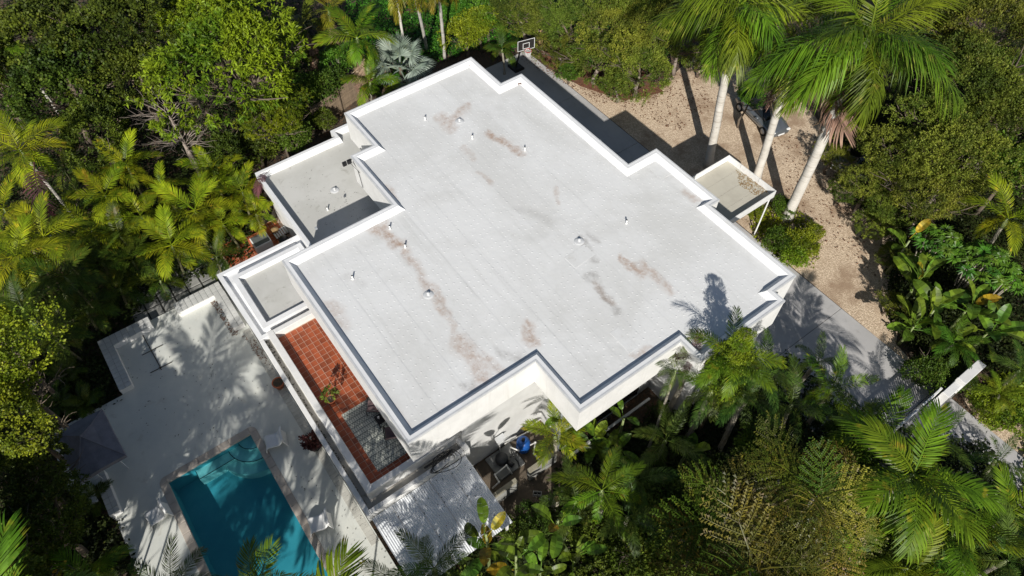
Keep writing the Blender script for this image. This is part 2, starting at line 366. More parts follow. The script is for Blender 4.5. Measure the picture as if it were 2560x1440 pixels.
def roof_mat():
    m, n, l, p = new_mat('white_roof_membrane')
    co = n.new('ShaderNodeTexCoord').outputs['Object']
    base = mix_col(n, l, ramp(n, l, noise(n, l, co, 0.22, 6, 0.65, 0.4), 0.40, 0.64), (0.755, 0.758, 0.752), (0.665, 0.665, 0.65))
    mp = n.new('ShaderNodeMapping'); mp.inputs['Scale'].default_value = (0.12, 1.6, 1.0); l.new(co, mp.inputs['Vector'])
    base = mix_col(n, l, math_(n, l, 'MULTIPLY', ramp(n, l, noise(n, l, mp.outputs[0], 1.0, 5, 0.7), 0.52, 0.78), 0.55), base, (0.55, 0.55, 0.53))
    fine = noise(n, l, co, 2.6, 6, 0.75, 0.8)
    base = mix_col(n, l, math_(n, l, 'MULTIPLY', ramp(n, l, fine, 0.56, 0.80), 0.35), base, (0.50, 0.485, 0.46))
    # stains: (x0,y0,x1,y1 photo pixels, half width m, strength, brown?)
    st = [(1100,292,1130,318,.45,.55,1),(1128,300,1165,272,.38,.62,1),(1165,270,1172,262,.25,.5,1),(1222,335,1268,356,.34,.85,1),(1270,358,1308,388,.20,.8,1),(1200,432,1224,456,.22,.45,1),
          (936,566,1000,606,.40,.85,1),(960,560,985,610,.3,.6,1),(1000,606,1112,780,.26,.6,1),(1040,660,1075,735,.34,.45,1),(1112,782,1150,850,.25,.4,1),(1150,850,1215,965,.48,.6,1),(1195,890,1250,930,.3,.5,1),
          (1324,818,1330,858,.36,.75,1),(1556,648,1610,686,.22,.75,1),(1612,668,1672,722,.36,.6,1),(1452,596,1478,652,.22,.65,0),(1478,690,1545,785,.26,.6,0),(1490,712,1530,760,.2,.6,1),
          (1470,590,1500,606,.2,.5,0),(820,768,850,806,.5,.4,1),(935,980,1010,1070,.35,.3,1),(1385,470,1402,505,.2,.4,1),(1712,482,1736,500,.24,.5,1),(1625,395,1655,385,.28,.5,1),(1640,430,1710,450,.5,.3,0),
          (1300,520,1380,560,.3,.25,0),(860,690,900,720,.3,.25,0),(1580,890,1610,870,.25,.5,1),(970,470,990,500,.2,.5,1),(1250,880,1310,905,.3,.45,0),(1170,960,1190,975,.3,.5,0),(1160,370,1180,400,.22,.3,1),(700,720,740,760,.5,.3,0)]
    dis = n.new('ShaderNodeTexNoise'); dis.inputs['Scale'].default_value = 1.0; dis.inputs['Detail'].default_value = 5; l.new(co, dis.inputs['Vector'])
    sub = n.new('ShaderNodeVectorMath'); sub.operation = 'MULTIPLY_ADD'; l.new(dis.outputs['Color'], sub.inputs[0]); sub.inputs[1].default_value = (1.1,1.1,0); l.new(co, sub.inputs[2])
    off = n.new('ShaderNodeVectorMath'); off.operation = 'MULTIPLY_ADD'; l.new(sub.outputs[0], off.inputs[0]); off.inputs[1].default_value = (1,1,0); off.inputs[2].default_value = (-.55,-.55,0)
    q = off.outputs[0]; tot = {0: None, 1: None}
    for (x0,y0,x1,y1,w,s,br) in st:
        a = at(x0,y0,ZR); b = at(x1,y1,ZR); d = b-a; d.z = 0; L2 = max(d.length_squared, 1e-4)
        va = n.new('ShaderNodeVectorMath'); va.operation = 'SUBTRACT'; l.new(q, va.inputs[0]); va.inputs[1].default_value = (a.x,a.y,0)
        dt = n.new('ShaderNodeVectorMath'); dt.operation = 'DOT_PRODUCT'; l.new(va.outputs[0], dt.inputs[0]); dt.inputs[1].default_value = (d.x/L2,d.y/L2,0)
        cl = n.new('ShaderNodeClamp'); l.new(dt.outputs['Value'], cl.inputs[0])
        sc = n.new('ShaderNodeVectorMath'); sc.operation = 'SCALE'; sc.inputs[0].default_value = (d.x,d.y,0); l.new(cl.outputs[0], sc.inputs['Scale'])
        dd = n.new('ShaderNodeVectorMath'); dd.operation = 'DISTANCE'; l.new(va.outputs[0], dd.inputs[0]); l.new(sc.outputs[0], dd.inputs[1])
        mr = n.new('ShaderNodeMapRange'); mr.interpolation_type = 'SMOOTHSTEP'; l.new(dd.outputs['Value'], mr.inputs[0])
        mr.inputs[1].default_value = w*1.35; mr.inputs[2].default_value = w*0.1; mr.inputs[3].default_value = 0; mr.inputs[4].default_value = s
        tot[br] = mr.outputs[0] if tot[br] is None else math_(n, l, 'MAXIMUM', tot[br], mr.outputs[0])
    grain = ramp(n, l, noise(n, l, co, 3.5, 8, 0.75), 0.33, 0.66)
    for br, colr in ((1, (0.39, 0.255, 0.175)), (0, (0.30, 0.285, 0.265))):
        base = mix_col(n, l, math_(n, l, 'MULTIPLY', tot[br], math_(n, l, 'MULTIPLY_ADD', grain, 0.85, 0.22)), base, colr)
    l.new(base, p.inputs['Base Color']); p.inputs['Roughness'].default_value = 0.55
    bump(n, l, p, noise(n, l, co, 1.2, 4, 0.6), 0.25, 0.06)
    return m
M['roof'] = roof_mat()
M['patch'] = surf('newer_membrane_patch', (0.745, 0.75, 0.745), (0.70, 0.70, 0.69), 1.0, .5, .2, 6, 2.5, (.58,.57,.54))
M['roof2'] = surf('lower_roof_membrane', (0.60, 0.595, 0.565), (0.52, 0.515, 0.48), 0.4, 0.7, 0.3, 6, 2.0, (0.36, 0.35, 0.31))

house = empty('modern_house', (-19, 13, 0), 'white flat-roofed modern house with stepped parapets and stained white roof membrane', 'house')
inner = inset(OUT, 0.46)
fb = ring(MB(), OUT, ZF, OUT, ZT-0.002)
for a, b, c, d in cells(OUT): fb.add([(a,c,ZF),(b,c,ZF),(b,d,ZF),(a,d,ZF)], [(0,3,2,1)])
fascia = wpart('roof_fascia', fb, M['white'], house)
pb = ring(MB(), OUT, ZT, inset(OUT, 0.22), ZT); ring(pb, inset(OUT, 0.22), ZT, inset(OUT, 0.27), ZT-0.08); ring(pb, inset(OUT, 0.27), ZT-0.08, inner, ZR-0.012)
wpart('parapet', pb, M['cap'], house)
tb = ring(MB(), inset(OUT, -0.025), ZT-0.13, inset(OUT, -0.025), ZT+0.012); ring(tb, inset(OUT, -0.025), ZT+0.012, inset(OUT, 0.05), ZT+0.012); ring(tb, inset(OUT, 0.05), ZT+0.012, inset(OUT, 0.05), ZT-0.01); ring(tb, inset(OUT, 0.0), ZT-0.13, inset(OUT, -0.025), ZT-0.13)
wpart('drip_edge', tb, M['trim'], house)
memb = wpart('roof_deck', ring(MB(), inset(OUT, 0.1), ZR-0.3, inset(OUT, 0.1), ZR-0.25), M['white'], house)
y = 3.7; bands = []
while y < 22.9: bands.append((y, min(y+1.52, 22.95))); y += 1.52
for k, (y0, y1) in enumerate(bands):
    mb = MB()
    yy = max(y0, 3.0)
    for a, b, c, d in cells(inner, y0, y1):
        f = lambda q: ZR + 0.008*(q-y0)/1.52
        mb.add([(a,c,f(c)),(b,c,f(c)),(b,d,f(d)),(a,d,f(d)),(a,d,f(d)-.02),(b,d,f(d)-.02)], [(0,1,2,3),(3,2,5,4)])
    if mb.f: wpart('membrane_sheet', mb, M['roof'], memb)
# patches welded over repairs, and dark scuppers in the parapet
for (x,y,w_,h_,a_) in [(1650,425,1.1,.8,0),(1560,850,1.3,.5,0),(1450,640,.8,1.3,.05)]:
    c_ = at(x,y,ZR+.012); q_ = [rot for rot in ((-w_/2,-h_/2),(w_/2,-h_/2),(w_/2,h_/2),(-w_/2,h_/2))]
    v_ = [(c_.x+a*math.cos(a_)-b*math.sin(a_), c_.y+a*math.sin(a_)+b*math.cos(a_)) for a,b in q_]
    wpart('membrane_patch', MB().prism(v_, ZR-.01, ZR+.0095), M['patch'], memb)
for (x,y) in [(1045,212),(790,570),(1262,214),(1500,352),(1880,604)]:
    c_ = at(x,y,ZT-.12); wpart('scupper', MB().box(c_.x-.05,c_.x+.05,c_.y-.05,c_.y+.05,ZT-.2,ZT-.08), M['frame'], house)
# domed fastener plates under the membrane, in rows
fv = []; rr = random.Random(3)
for j in range(60):
    yy = 3.95 + j*0.335
    for i in range(64):
        xx = -30.2 + i*0.36 + (0.18 if j % 2 else 0) + rr.uniform(-.07,.07)
        if inside(inset(OUT,0.6), xx, yy) and rr.random() < 0.78: fv.append((xx, yy+rr.uniform(-.05,.05)))
ang = np.arange(7)*2*math.pi/7
ringv = np.stack([np.cos(ang)*.052, np.sin(ang)*.052, np.zeros(7)], 1); top = np.stack([np.cos(ang)*.034, np.sin(ang)*.034, np.full(7,.006)], 1)
fm = MB()
for (x, y) in fv:
    z = ZR + 0.008*(((y-3.7) % 1.52)/1.52)
    fm.add([(x+a,y+b,z+c-.001) for a,b,c in ringv]+[(x+a,y+b,z+c) for a,b,c in top], [(i,(i+1)%7,7+(i+1)%7,7+i) for i in range(7)]+[tuple(range(7,14))])
tag(wpart('fastener_plates', fm, M['roof'], memb), kind='stuff')

# walls under the overhanging fascia
ins = [.9,.9,.9,.4,2.44,.09,.6,1.2,.6,.25,.25,.3,.3,.3,.3,.3,.3,.3,.3,.3]
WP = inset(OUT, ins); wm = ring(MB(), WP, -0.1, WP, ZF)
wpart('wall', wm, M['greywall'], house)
wpart('wall', MB().box(-31.9,-27.3,5.6,20.0,-0.1,3.2), M['white'], house)
wpart('wall', MB().box(-26.9,-11.75,1.05,6.1,-0.1,2.72), M['white'], house)
def window(x0,x1,y0,y1,z0,z1,name='window'):
    """thin box opening: frame around a dark pane; the thin axis is found from the sizes"""
    w = empty(name, ((x0+x1)/2-house.location.x,(y0+y1)/2-house.location.y,z0)); w.parent = house
    wpart('pane', MB().box(x0,x1,y0,y1,z0,z1), M['glass'], w); f = MB(); t = 0.06; e = .025
    if (x1-x0) < (y1-y0):
        nm = max(1, int((y1-y0)/1.6))
        for k in range(nm+1):
            q = y0+(y1-y0)*k/nm; f.box(x0-e,x1+e,q-t/2,q+t/2,z0,z1)
        f.box(x0-e-.004,x1+e+.004,y0,y1,z1-t,z1+.01); f.box(x0-e-.004,x1+e+.004,y0,y1,z0-.01,z0+t)
    else:
        nm = max(1, int((x1-x0)/1.6))
        for k in range(nm+1):
            q = x0+(x1-x0)*k/nm; f.box(q-t/2,q+t/2,y0-e,y1+e,z0,z1)
        f.box(x0,x1,y0-e-.004,y1+e+.004,z1-t,z1+.01); f.box(x0,x1,y0-e-.004,y1+e+.004,z0-.01,z0+t)
    wpart('frame', f, M['frame'], w)
xg = -8.68-1.2
window(xg, xg+.05, 10.0, 15.2, 3.12, 4.66); window(xg, xg+.05, 10.0, 15.2, 0.1, 2.9)
window(-21.0, -12.4, 5.86, 5.9, 3.12, 4.62, 'sliding_door')
window(-24.6, -23.5, 10.32, 10.36, 3.5, 4.6); window(-29.5, -28.2, 11.7, 11.74, 3.6, 4.6)
wpart('floor_ledge', MB().box(xg+.06, -9.5, 10.0, 15.3, 2.95, 3.08), M['wall_in'], house)
wpart('sill_ledge', MB().box(-9.2, -9.08, 10.0, 15.3, 0.55, 0.65), M['wall_in'], house)

# lower roof on the left
L1 = [(-32.22,5.36),(-22.5,5.36),(-22.5,14.2),(-32.86,14.2),(-32.86,10.52),(-32.22,10.52)]
lw = empty('lower_roof', (0,0,0)); lw.parent = house
rb = ring(MB(), L1, 3.05, L1, 3.78); ring(rb, L1, 3.78, inset(L1,.2), 3.78); ring(rb, inset(L1,.2), 3.78, inset(L1,.3), 3.38)
for a,b,c,d in cells(L1): rb.add([(a,c,3.05),(b,c,3.05),(b,d,3.05),(a,d,3.05)], [(0,3,2,1)])
lw.location = (-28-house.location.x, 8-house.location.y, 3.05)
wpart('parapet', rb, M['cap'], lw)
rs = MB()
for a,b,c,d in cells(inset(L1,.25)): rs.add([(a,c,3.40),(b,c,3.40),(b,d,3.40),(a,d,3.40)], [(0,1,2,3)])
wpart('membrane', rs, M['roof2'], lw)
# stepped entry roof and gutter walk
lw2 = empty('stepped_roof', (-24-house.location.x, 3-house.location.y, 2.7)); lw2.parent = house
R2 = [(-27.22,0.74),(-22.1,0.84),(-22.1,5.36),(-27.22,5.36)]
rb = ring(MB(), R2, 2.6, R2, 3.05); ring(rb, R2, 3.05, inset(R2,.22), 3.05); ring(rb, inset(R2,.22), 3.05, inset(R2,.26), 2.86)
rb.add([(x,y,2.87) for x,y in inset(R2,.24)], [(0,1,2,3)]); rb.add([(x,y,2.6) for x,y in R2], [(3,2,1,0)])
wpart('outer_parapet', rb, M['cap'], lw2)
R3 = [(-26.3,1.3),(-22.36,1.3),(-22.36,5.2),(-26.3,5.2)]
rb = ring(MB(), R3, 2.8, R3, 3.42); ring(rb, R3, 3.42, inset(R3,.26), 3.42); ring(rb, inset(R3,.26), 3.42, inset(R3,.32), 3.15)
wpart('inner_parapet', rb, M['cap'], lw2)
wpart('membrane', MB().add([(x,y,3.16) for x,y in inset(R3,.3)], [(0,1,2,3)]), M['roof2'], lw2)
# terrace
ter = empty('terrace', (-17-house.location.x, 3-house.location.y, 2.7)); ter.parent = house
wpart('slab', MB().box(-22.0,-12.05,1.34,6.0,2.7,3.088), M['tgrout'], ter)
tile = MB().bbox(-.1455,.1455,-.1455,.1455,0,.03,.003).mesh('tile')
wl_ = ter.location + house.location
for i in range(30):
    for j in range(9):
        link('tile', tile, M['terra'], ter, (-21.5+i*.31-wl_.x, 1.80+j*.31-wl_.y, 3.064-wl_.z), (0,0,0))
wpart('parapet', MB().bbox(-22.0,-12.03,1.30,1.62,2.6,3.50,.02), M['white'], ter)
wpart('parapet', MB().bbox(-12.34,-12.03,1.625,5.9,2.6,3.498,.02), M['white'], ter)
wpart('parapet', MB().bbox(-21.98,-21.70,1.625,5.9,2.6,3.502,.02), M['white'], ter)
wpart('gutter_floor', MB().box(-22.1,-11.45,0.9,1.31,2.5,2.78).box(-12.02,-11.45,1.315,5.7,2.5,2.782), M['gutter'], ter)
wpart('outer_rim', MB().bbox(-22.09,-11.39,0.82,1.04,2.35,3.03,.02), M['white'], ter)
wpart('outer_rim', MB().bbox(-11.62,-11.39,1.045,5.72,2.35,3.028,.02), M['white'], ter)
wpart('end_block', MB().bbox(-12.15,-11.36,5.73,6.0,2.3,3.15,.02), M['white'], ter)
# corrugated lean-to roof
shed = empty('corrugated_shed_roof', (-9.6, 3.3, 0), 'white corrugated metal lean-to roof below the terrace corner', 'roof')
for k in range(5):
    y0 = 0.95+k*.96; mb = MB(); per = .1; nseg = 60
    v = []; x0, x1, z0, z1 = -11.36, -7.78, 2.62, 2.32
    for i in range(nseg+1):
        yy = y0+.955*i/nseg; dz_ = .014*math.cos(2*math.pi*(yy-y0)/per)+.006*(k%2)
        v += [(x0,yy,z0+dz_),(x1,yy,z1+dz_)]
    mb.add(v, [(2*i,2*i+1,2*i+3,2*i+2) for i in range(nseg)])
    wpart('roof_panel', mb, M['corr'] if 'corr' in M else M.setdefault('corr', surf('white_corrugated_metal', (0.78,0.80,0.82), (0.72,0.74,0.76), 1.5, 0.4, spots=1.3, spot_col=(0.52,0.53,0.53))), shed)
sm = MB()
for k in range(48):
    x = rnd.uniform(-11.2,-7.9); yy = .95+.48*round(rnd.uniform(0,10)); z = 2.62-.3*(x+11.36)/3.58+.02
    sm.lathe([(.022,0),(.018,.015)], (x,yy+.02,z), 6)
tag(wpart('screws', sm, M['black'], shed), kind='stuff')
for x in (-8.0,-11.2):
    for yy in (1.1,5.6): wpart('post', MB().box(x-.05,x+.05,yy-.05,yy+.05,-.05,2.62-.3*(x+11.36)/3.58-.03), M['white'], shed)
for yy in (1.05,3.3,5.6): wpart('beam', MB().add([(-11.3,yy,2.45),(-7.85,yy,2.16),(-7.85,yy+.06,2.16),(-11.3,yy+.06,2.45),(-11.3,yy,2.59),(-7.85,yy,2.30),(-7.85,yy+.06,2.30),(-11.3,yy+.06,2.59)],[(0,3,2,1),(4,5,6,7),(0,1,5,4),(1,2,6,5),(2,3,7,6),(3,0,4,7)]), M['white'], shed)

# side canopy
can = empty('carport_canopy', (-15.4,25.6,0), 'small flat white canopy with tan floor beside the house, on a thin post', 'canopy')
CP = [(-17.2,22.5),(-13.6,22.5),(-13.6,28.45),(-17.2,28.45)]
cb = ring(MB(), CP, 3.2, CP, 3.72); ring(cb, CP, 3.72, inset(CP,.04), 3.72); ring(cb, inset(CP,.04), 3.72, inset(CP,.06), 3.32)
cb.add([(x,y,3.2) for x,y in CP], [(3,2,1,0)])
wpart('rim', cb, M['alu'], can)
for k in range(4):
    a = -17.13+k*.868; wpart('floor_panel', MB().box(a+.006,a+.862,22.56,28.38,3.24,3.33), M['tan'], can)
for q in (23.9,25.4,26.9): wpart('rim_joint', MB().box(-17.21,-17.135,q-.012,q+.012,3.3,3.724), M['trim'], can)
for q in (-16.2,-14.8): wpart('rim_joint', MB().box(q-.012,q+.012,28.385,28.46,3.3,3.724), M['trim'], can)
wpart('post', MB().tube([(-13.68,28.2,-.05),(-13.68,28.2,3.22)], .045, 10), M['alu'], can)
wpart('post', MB().tube([(-17.1,28.3,-.05),(-17.1,28.3,3.22)], .045, 10), M['alu'], can)

# ================================================================== ROOF FITTINGS
def rot2(x,y,a): return (x*math.cos(a)-y*math.sin(a), x*math.sin(a)+y*math.cos(a))
pipe_m = MB().lathe([(.13,0),(.075,.03),(.058,.06),(.055,.34)], sides=14).mesh('flashing', True)
cap_m = MB().lathe([(.055,.34),(.057,.36),(.05,.37),(.03,.372)], sides=14).mesh('pipe_opening', True)
for (x,y,z,lab) in [(1063,299,ZR,'white vent pipe nearest the top corner of the roof'),(1181,346,ZR,'white vent pipe between two rust stains near the top of the roof'),(1312,376,ZR,'white vent pipe below the long brown stain facing the driveway side'),
        (1566,558,ZR,'white vent pipe nearest the canopy notch of the roof'),(975,572,ZR,'white vent pipe beside the orange stain at the left notch'),(1013,618,ZR,'white vent pipe just below the one at the orange stain'),
        (882,697,ZR,'white vent pipe nearest the left edge over the terrace'),(819,525,3.41,'white vent pipe standing on the lower left roof')]:
    e = empty('vent_pipe', at(x,y,z), lab, 'vent pipe', 'roof vent pipes')
    link('flashing', pipe_m, M['whiteplastic'], e, scale=(.68,.68,.68)); link('pipe_opening', cap_m, M['black'], e, scale=(.68,.68,.68))
hood_m = MB().lathe([(.15,.0),(.10,.02),(.085,.05),(.08,.16),(.11,.165),(.11,.19),(.06,.23),(.01,.24)], sides=18).mesh('hood', True)
base_m = MB().lathe([(.26,0),(.25,.012),(.16,.022),(.15,.024)], sides=20).mesh('base_flange', True)
for (x,y,z,lab) in [(1149,303,ZR,'round roof ventilator between brown stains near the top'),(1448,603,ZR,'round roof ventilator with grey streaks below it mid roof'),(1071,737,ZR,'round roof ventilator beside the long stain near the terrace'),(837,475,3.41,'round roof ventilator on the lower left roof')]:
    e = empty('roof_ventilator', at(x,y,z), lab, 'roof vent', 'round roof ventilators')
    link('hood', hood_m, M['trim'], e, scale=(.75,.75,.75)); link('base_flange', base_m, M['trim'], e)
# security floodlight on the wall edge with loose cables
p = at(870,407,5.2); e = empty('floodlight', at(878,398,6.3), 'black twin floodlight with loose cables at the left roof edge', 'light')
fl = MB()
for dy in (-.14,.14): fl.box(-.06,.06,dy-.11,dy+.11,-.12,.12)
link('lamp_heads', fl.mesh('lamp_heads'), M['black'], e, (.0,-.28,-.1)); link('bracket', MB().box(-.03,.03,-.2,.15,-.03,.03).mesh('bracket'), M['black'], e, (0,0,-.02))
link('cable', MB().tube([(0,0,0),(.2,.1,.2),(.35,-.06,.1),(.5,.02,-.3),(.8,-.05,-.6),(.9,-.06,-1.4)], .014, 5).mesh('cable'), M['black'], e)
link('cable', MB().tube([(0,-.1,0),(.1,-.3,.15),(.4,-.2,.05),(.7,-.06,-.2),(.95,-.05,-.25)], .012, 5).mesh('cable'), M['black'], e)
# coil of cable over the gutter edge
e = empty('cable_coil', at(1110,1145,3.2), 'loose coil of black cable hanging over the terrace corner', 'cable')
for k in range(6):
    r0 = .35+.07*k; pts = []
    for i in range(22):
        a = 2*math.pi*i/21*(.55+.08*k)+.5*k; pts.append((.25*math.cos(a)*r0*2+.06*k, -.1+r0*math.sin(a)*1.1, .28*math.sin(a*1.7+k)+.1))
    link('cable_loop', MB().tube(pts, .016, 5).mesh('cable_loop'), M['rubber'], e)
link('cable_bundle', MB().tube([(-.1,-.95,.05),(-.05,-.5,.12),(.05,0,.2),(.02,.45,.3)], .05, 6).mesh('cable_bundle'), M['rubber'], e)
# debris
def scatter(name, pts, mat, size, label, cat='leaf litter', flat=.25):
    n = len(pts); P0 = np.array([tuple(p) for p in pts]); rs_ = np.random.RandomState(len(name)*7+n)
    a = rs_.uniform(0,6.28,n); s = rs_.uniform(.5,1.3,n)*size; t = rs_.uniform(-flat,flat,(n,4))
    d = np.stack([np.cos(a),np.sin(a)],1); q = np.stack([-d[:,1],d[:,0]],1)*rs_.uniform(.3,.6,(n,1))
    V = np.zeros((n,4,3))
    for k,(u,w) in enumerate(((-1,0),(0,-1),(1,0),(0,1))):
        V[:,k,:2] = P0[:,:2]+(d*u+q*w)*s[:,None]; V[:,k,2] = P0[:,2]+.012+np.abs(t[:,k])*s
    o = link(name, np_mesh(name, V.reshape(-1,3), np.arange(4*n).reshape(n,4)), mat)
    return tag(o, label, cat, kind='stuff')
def pix_pts(poly, z, n, seed):
    r = random.Random(seed); xs_ = [p[0] for p in poly]; ys_ = [p[1] for p in poly]; out = []
    while len(out) < n:
        x = r.uniform(min(xs_),max(xs_)); y = r.uniform(min(ys_),max(ys_))
        if inside(poly,x,y): out.append(at(x,y,z))
    return out
scatter('leaf_litter', pix_pts([(1840,425),(1905,455),(1935,475),(1890,490),(1850,465)],3.33,420,1), M['tan_leaf'], .05, 'pale dry leaves blown into the canopy corner')
scatter('leaf_litter', pix_pts([(1164,154),(1182,154),(1184,165),(1165,166)],ZR+.05,160,2)+pix_pts([(1294,200),(1308,198),(1312,209),(1296,212)],ZR+.05,140,3)+pix_pts([(1620,396),(1640,388),(1642,400),(1625,404)],ZR,60,4)+pix_pts([(1680,424),(1696,438),(1690,442),(1678,430)],ZR,60,5)+pix_pts([(1722,456),(1748,478),(1742,482),(1720,462)],ZR,70,6), M['rust_leaf'], .07, 'brown leaf piles caught in the upper roof corners')
scatter('leaf_litter', pix_pts([(525,755),(545,752),(600,835),(580,840),(550,790)],.11,260,7)+pix_pts([(600,835),(640,850),(690,930),(650,900)],.11,120,8), M['rust_leaf'], .045, 'red-brown leaves scattered on the deck by the tiled bench')
scatter('leaf_litter', pix_pts([(655,850),(668,845),(915,1260),(900,1262),(780,1060)],2.79,420,9), M['dark_leaf'], .05, 'dark leaves lying in the gutter along the terrace')
scatter('leaf_litter', pix_pts([(300,800),(620,830),(700,1000),(560,1120),(330,1080)],.11,150,10)+pix_pts([(850,1200),(990,1420),(880,1430),(700,1150)],.11,70,11), M['dark_leaf'], .04, 'dark leaf specks on the pale pool deck')
scatter('leaf_litter', pix_pts([(930,1290),(1160,1130),(1270,1310),(1010,1430)],2.66,60,14), M['dark_leaf'], .04, 'dark leaf specks on the corrugated roof')
scatter('leaf_litter', pix_pts([(1300,150),(1500,260),(1640,250),(1700,180),(1560,110),(1360,60)],0.0,2200,12)+pix_pts([(1500,250),(1700,330),(1800,260),(1720,180)],0.0,500,13)+pix_pts([(1900,330),(2060,330),(2150,520),(2200,700),(2000,560)],0.0,480,16), M['rust_leaf'], .07, 'reddish leaf litter along the gravel edge')
scatter('leaf_litter', pix_pts([(860,480),(990,440),(940,540),(800,600),(700,480),(800,400)],3.41,90,15), M['dark_leaf'], .035, 'dark specks of debris on the lower left roof')

# ================================================================== TERRACE FURNITURE
def rug_mat():
    m, n, l, p = new_mat('patterned_rug')
    co = n.new('ShaderNodeTexCoord').outputs['Object']; sx = n.new('ShaderNodeSeparateXYZ'); l.new(co, sx.inputs[0])
    u, v = sx.outputs[1], sx.outputs[0]
    row = math_(n,l,'FRACT',math_(n,l,'MULTIPLY',v,4.2)); idx = math_(n,l,'FLOOR',math_(n,l,'MULTIPLY',v,4.2))
    zz = math_(n,l,'ABSOLUTE',math_(n,l,'SUBTRACT',math_(n,l,'FRACT',math_(n,l,'MULTIPLY',u,8.0)),.5))
    tri = math_(n,l,'ABSOLUTE',math_(n,l,'SUBTRACT',math_(n,l,'MULTIPLY',zz,2.0),math_(n,l,'MULTIPLY',math_(n,l,'ABSOLUTE',math_(n,l,'SUBTRACT',row,.5)),2.2)))
    line = math_(n,l,'LESS_THAN',tri,.22)
    bar = math_(n,l,'GREATER_THAN',math_(n,l,'ABSOLUTE',math_(n,l,'SUBTRACT',row,.5)),.42)
    st = math_(n,l,'GREATER_THAN',math_(n,l,'SINE',math_(n,l,'MULTIPLY',u,60.0)),.1)
    odd = math_(n,l,'GREATER_THAN',math_(n,l,'FRACT',math_(n,l,'MULTIPLY',idx,.381)),.55)
    pat = mix_col(n,l,odd,line,math_(n,l,'MULTIPLY',st,math_(n,l,'GREATER_THAN',math_(n,l,'FRACT',math_(n,l,'MULTIPLY',row,3.0)),.45)))
    fac = math_(n,l,'MAXIMUM',pat,bar)
    l.new(mix_col(n,l,fac,(0.54,0.55,0.48),(0.14,0.16,0.15)), p.inputs['Base Color']); p.inputs['Roughness'].default_value = .95
    return m
wpart('terrace_rug', MB().bbox(-16.15,-12.8,2.18,4.45,3.094,3.108,.004), rug_mat())
tag(bpy.data.objects['terrace_rug'], 'grey and white patterned rug lying on the terracotta terrace', 'rug')
def sling_chair(x, y, rz, lab):
    e = empty('patio_chair', (x,y,3.108), lab, 'chair', 'terrace sling chairs', rz)
    link('seat', MB().add([(-.28,-.28,.40),(.28,-.28,.40),(.28,.26,.36),(-.28,.26,.36),(-.28,-.28,.42),(.28,-.28,.42),(.28,.26,.38),(-.28,.26,.38)],[(0,3,2,1),(4,5,6,7),(0,1,5,4),(1,2,6,5),(2,3,7,6),(3,0,4,7)]).mesh('seat'), M['mauve'], e)
    link('backrest', MB().add([(-.28,.27,.38),(.28,.27,.38),(.28,.50,.95),(-.28,.50,.95),(-.28,.30,.37),(.28,.30,.37),(.28,.53,.94),(-.28,.53,.94)],[(0,1,2,3),(7,6,5,4),(0,4,5,1),(1,5,6,2),(2,6,7,3),(3,7,4,0)]).mesh('backrest'), M['mauve'], e)
    for s in (-1,1):
        link('armrest', MB().tube([(s*.31,-.3,0),(s*.32,-.32,.35),(s*.33,-.28,.6),(s*.33,.1,.62),(s*.32,.35,.58)], .022, 7).mesh('armrest', True), M['black'], e)
        link('leg', MB().tube([(s*.29,.2,.38),(s*.31,.4,.15),(s*.31,.5,0)], .018, 6).mesh('leg', True), M['black'], e)
        link('frame_rail', MB().tube([(s*.29,-.3,.40),(s*.29,.26,.37),(s*.29,.53,.97)], .018, 6).mesh('frame_rail', True), M['black'], e)
sling_chair(-15.45, 3.55, R_(-35), 'brown sling chair at the upper end of the terrace rug')
sling_chair(-13.85, 3.55, R_(-115), 'brown sling chair nearest the lower end of the terrace rug')
e = empty('side_table', (-14.72,3.5,3.108), 'small black square side table between the sling chairs', 'table')
link('table_top', MB().bbox(-.24,.24,-.24,.24,.40,.43,.008).mesh('table_top'), M['black'], e)
for sx in (-.2,.2):
    for sy in (-.2,.2): link('leg', MB().box(sx-.02,sx+.02,sy-.02,sy+.02,0,.40).mesh('leg'), M['black'], e)
e = empty('cup', (-14.78,3.42,3.54), 'white cup standing on the black side table', 'cup')
link('cup_body', MB().lathe([(.03,0),(.045,.04),(.05,.1),(.044,.1),(.036,.02)], sides=14).mesh('cup_body', True), M['whiteplastic'], e)
link('handle', MB().tube([(.045,0,.08),(.085,0,.07),(.08,0,.03),(.042,0,.025)], .008, 6).mesh('handle', True), M['whiteplastic'], e)

# ================================================================== POOL DECK
DZ = 0.10
DECK = [(-29.1,-6.1),(-25.43,-6.1),(-25.43,-9.8),(-21.46,-9.8),(-21.46,-8.46),(-3.0,-8.46),(-3.0,0.86),(-29.1,0.86)]
PX0, PX1, PY0, PY1 = -19.58, -9.3, -5.92, -1.70      # water edge
dm = MB()
def deck_rect(a,b,c,d): dm.add([(a,c,DZ),(b,c,DZ),(b,d,DZ),(a,d,DZ)], [(0,1,2,3)])
cw = .33
DX = sorted({p[0] for p in DECK} | {PX0-cw, PX1+cw}); DY = sorted({p[1] for p in DECK} | {PY0-cw, PY1+cw})
for i in range(len(DX)-1):
    for j in range(len(DY)-1):
        cx, cy = (DX[i]+DX[i+1])/2, (DY[j]+DY[j+1])/2
        if inside(DECK,cx,cy) and not (PX0-cw < cx < PX1+cw and PY0-cw < cy < PY1+cw): deck_rect(DX[i],DX[i+1],DY[j],DY[j+1])
ring(dm, DECK, -.15, DECK, DZ)
M['edgep'] = surf('pale_edge_paver', (0.50,0.49,0.44), (0.42,0.41,0.37), 2, .85, rand=.15)
M['edgep'] = surf('pale_edge_paver', (0.50,0.49,0.44), (0.42,0.41,0.37), 2, .85, rand=.15)
M['edgep'] = surf('pale_edge_paver', (0.50,0.49,0.44), (0.42,0.41,0.37), 2, .85, rand=.15)
deck = struct('pool_deck', dm, M['deck'], 'pale painted concrete deck around the swimming pool')
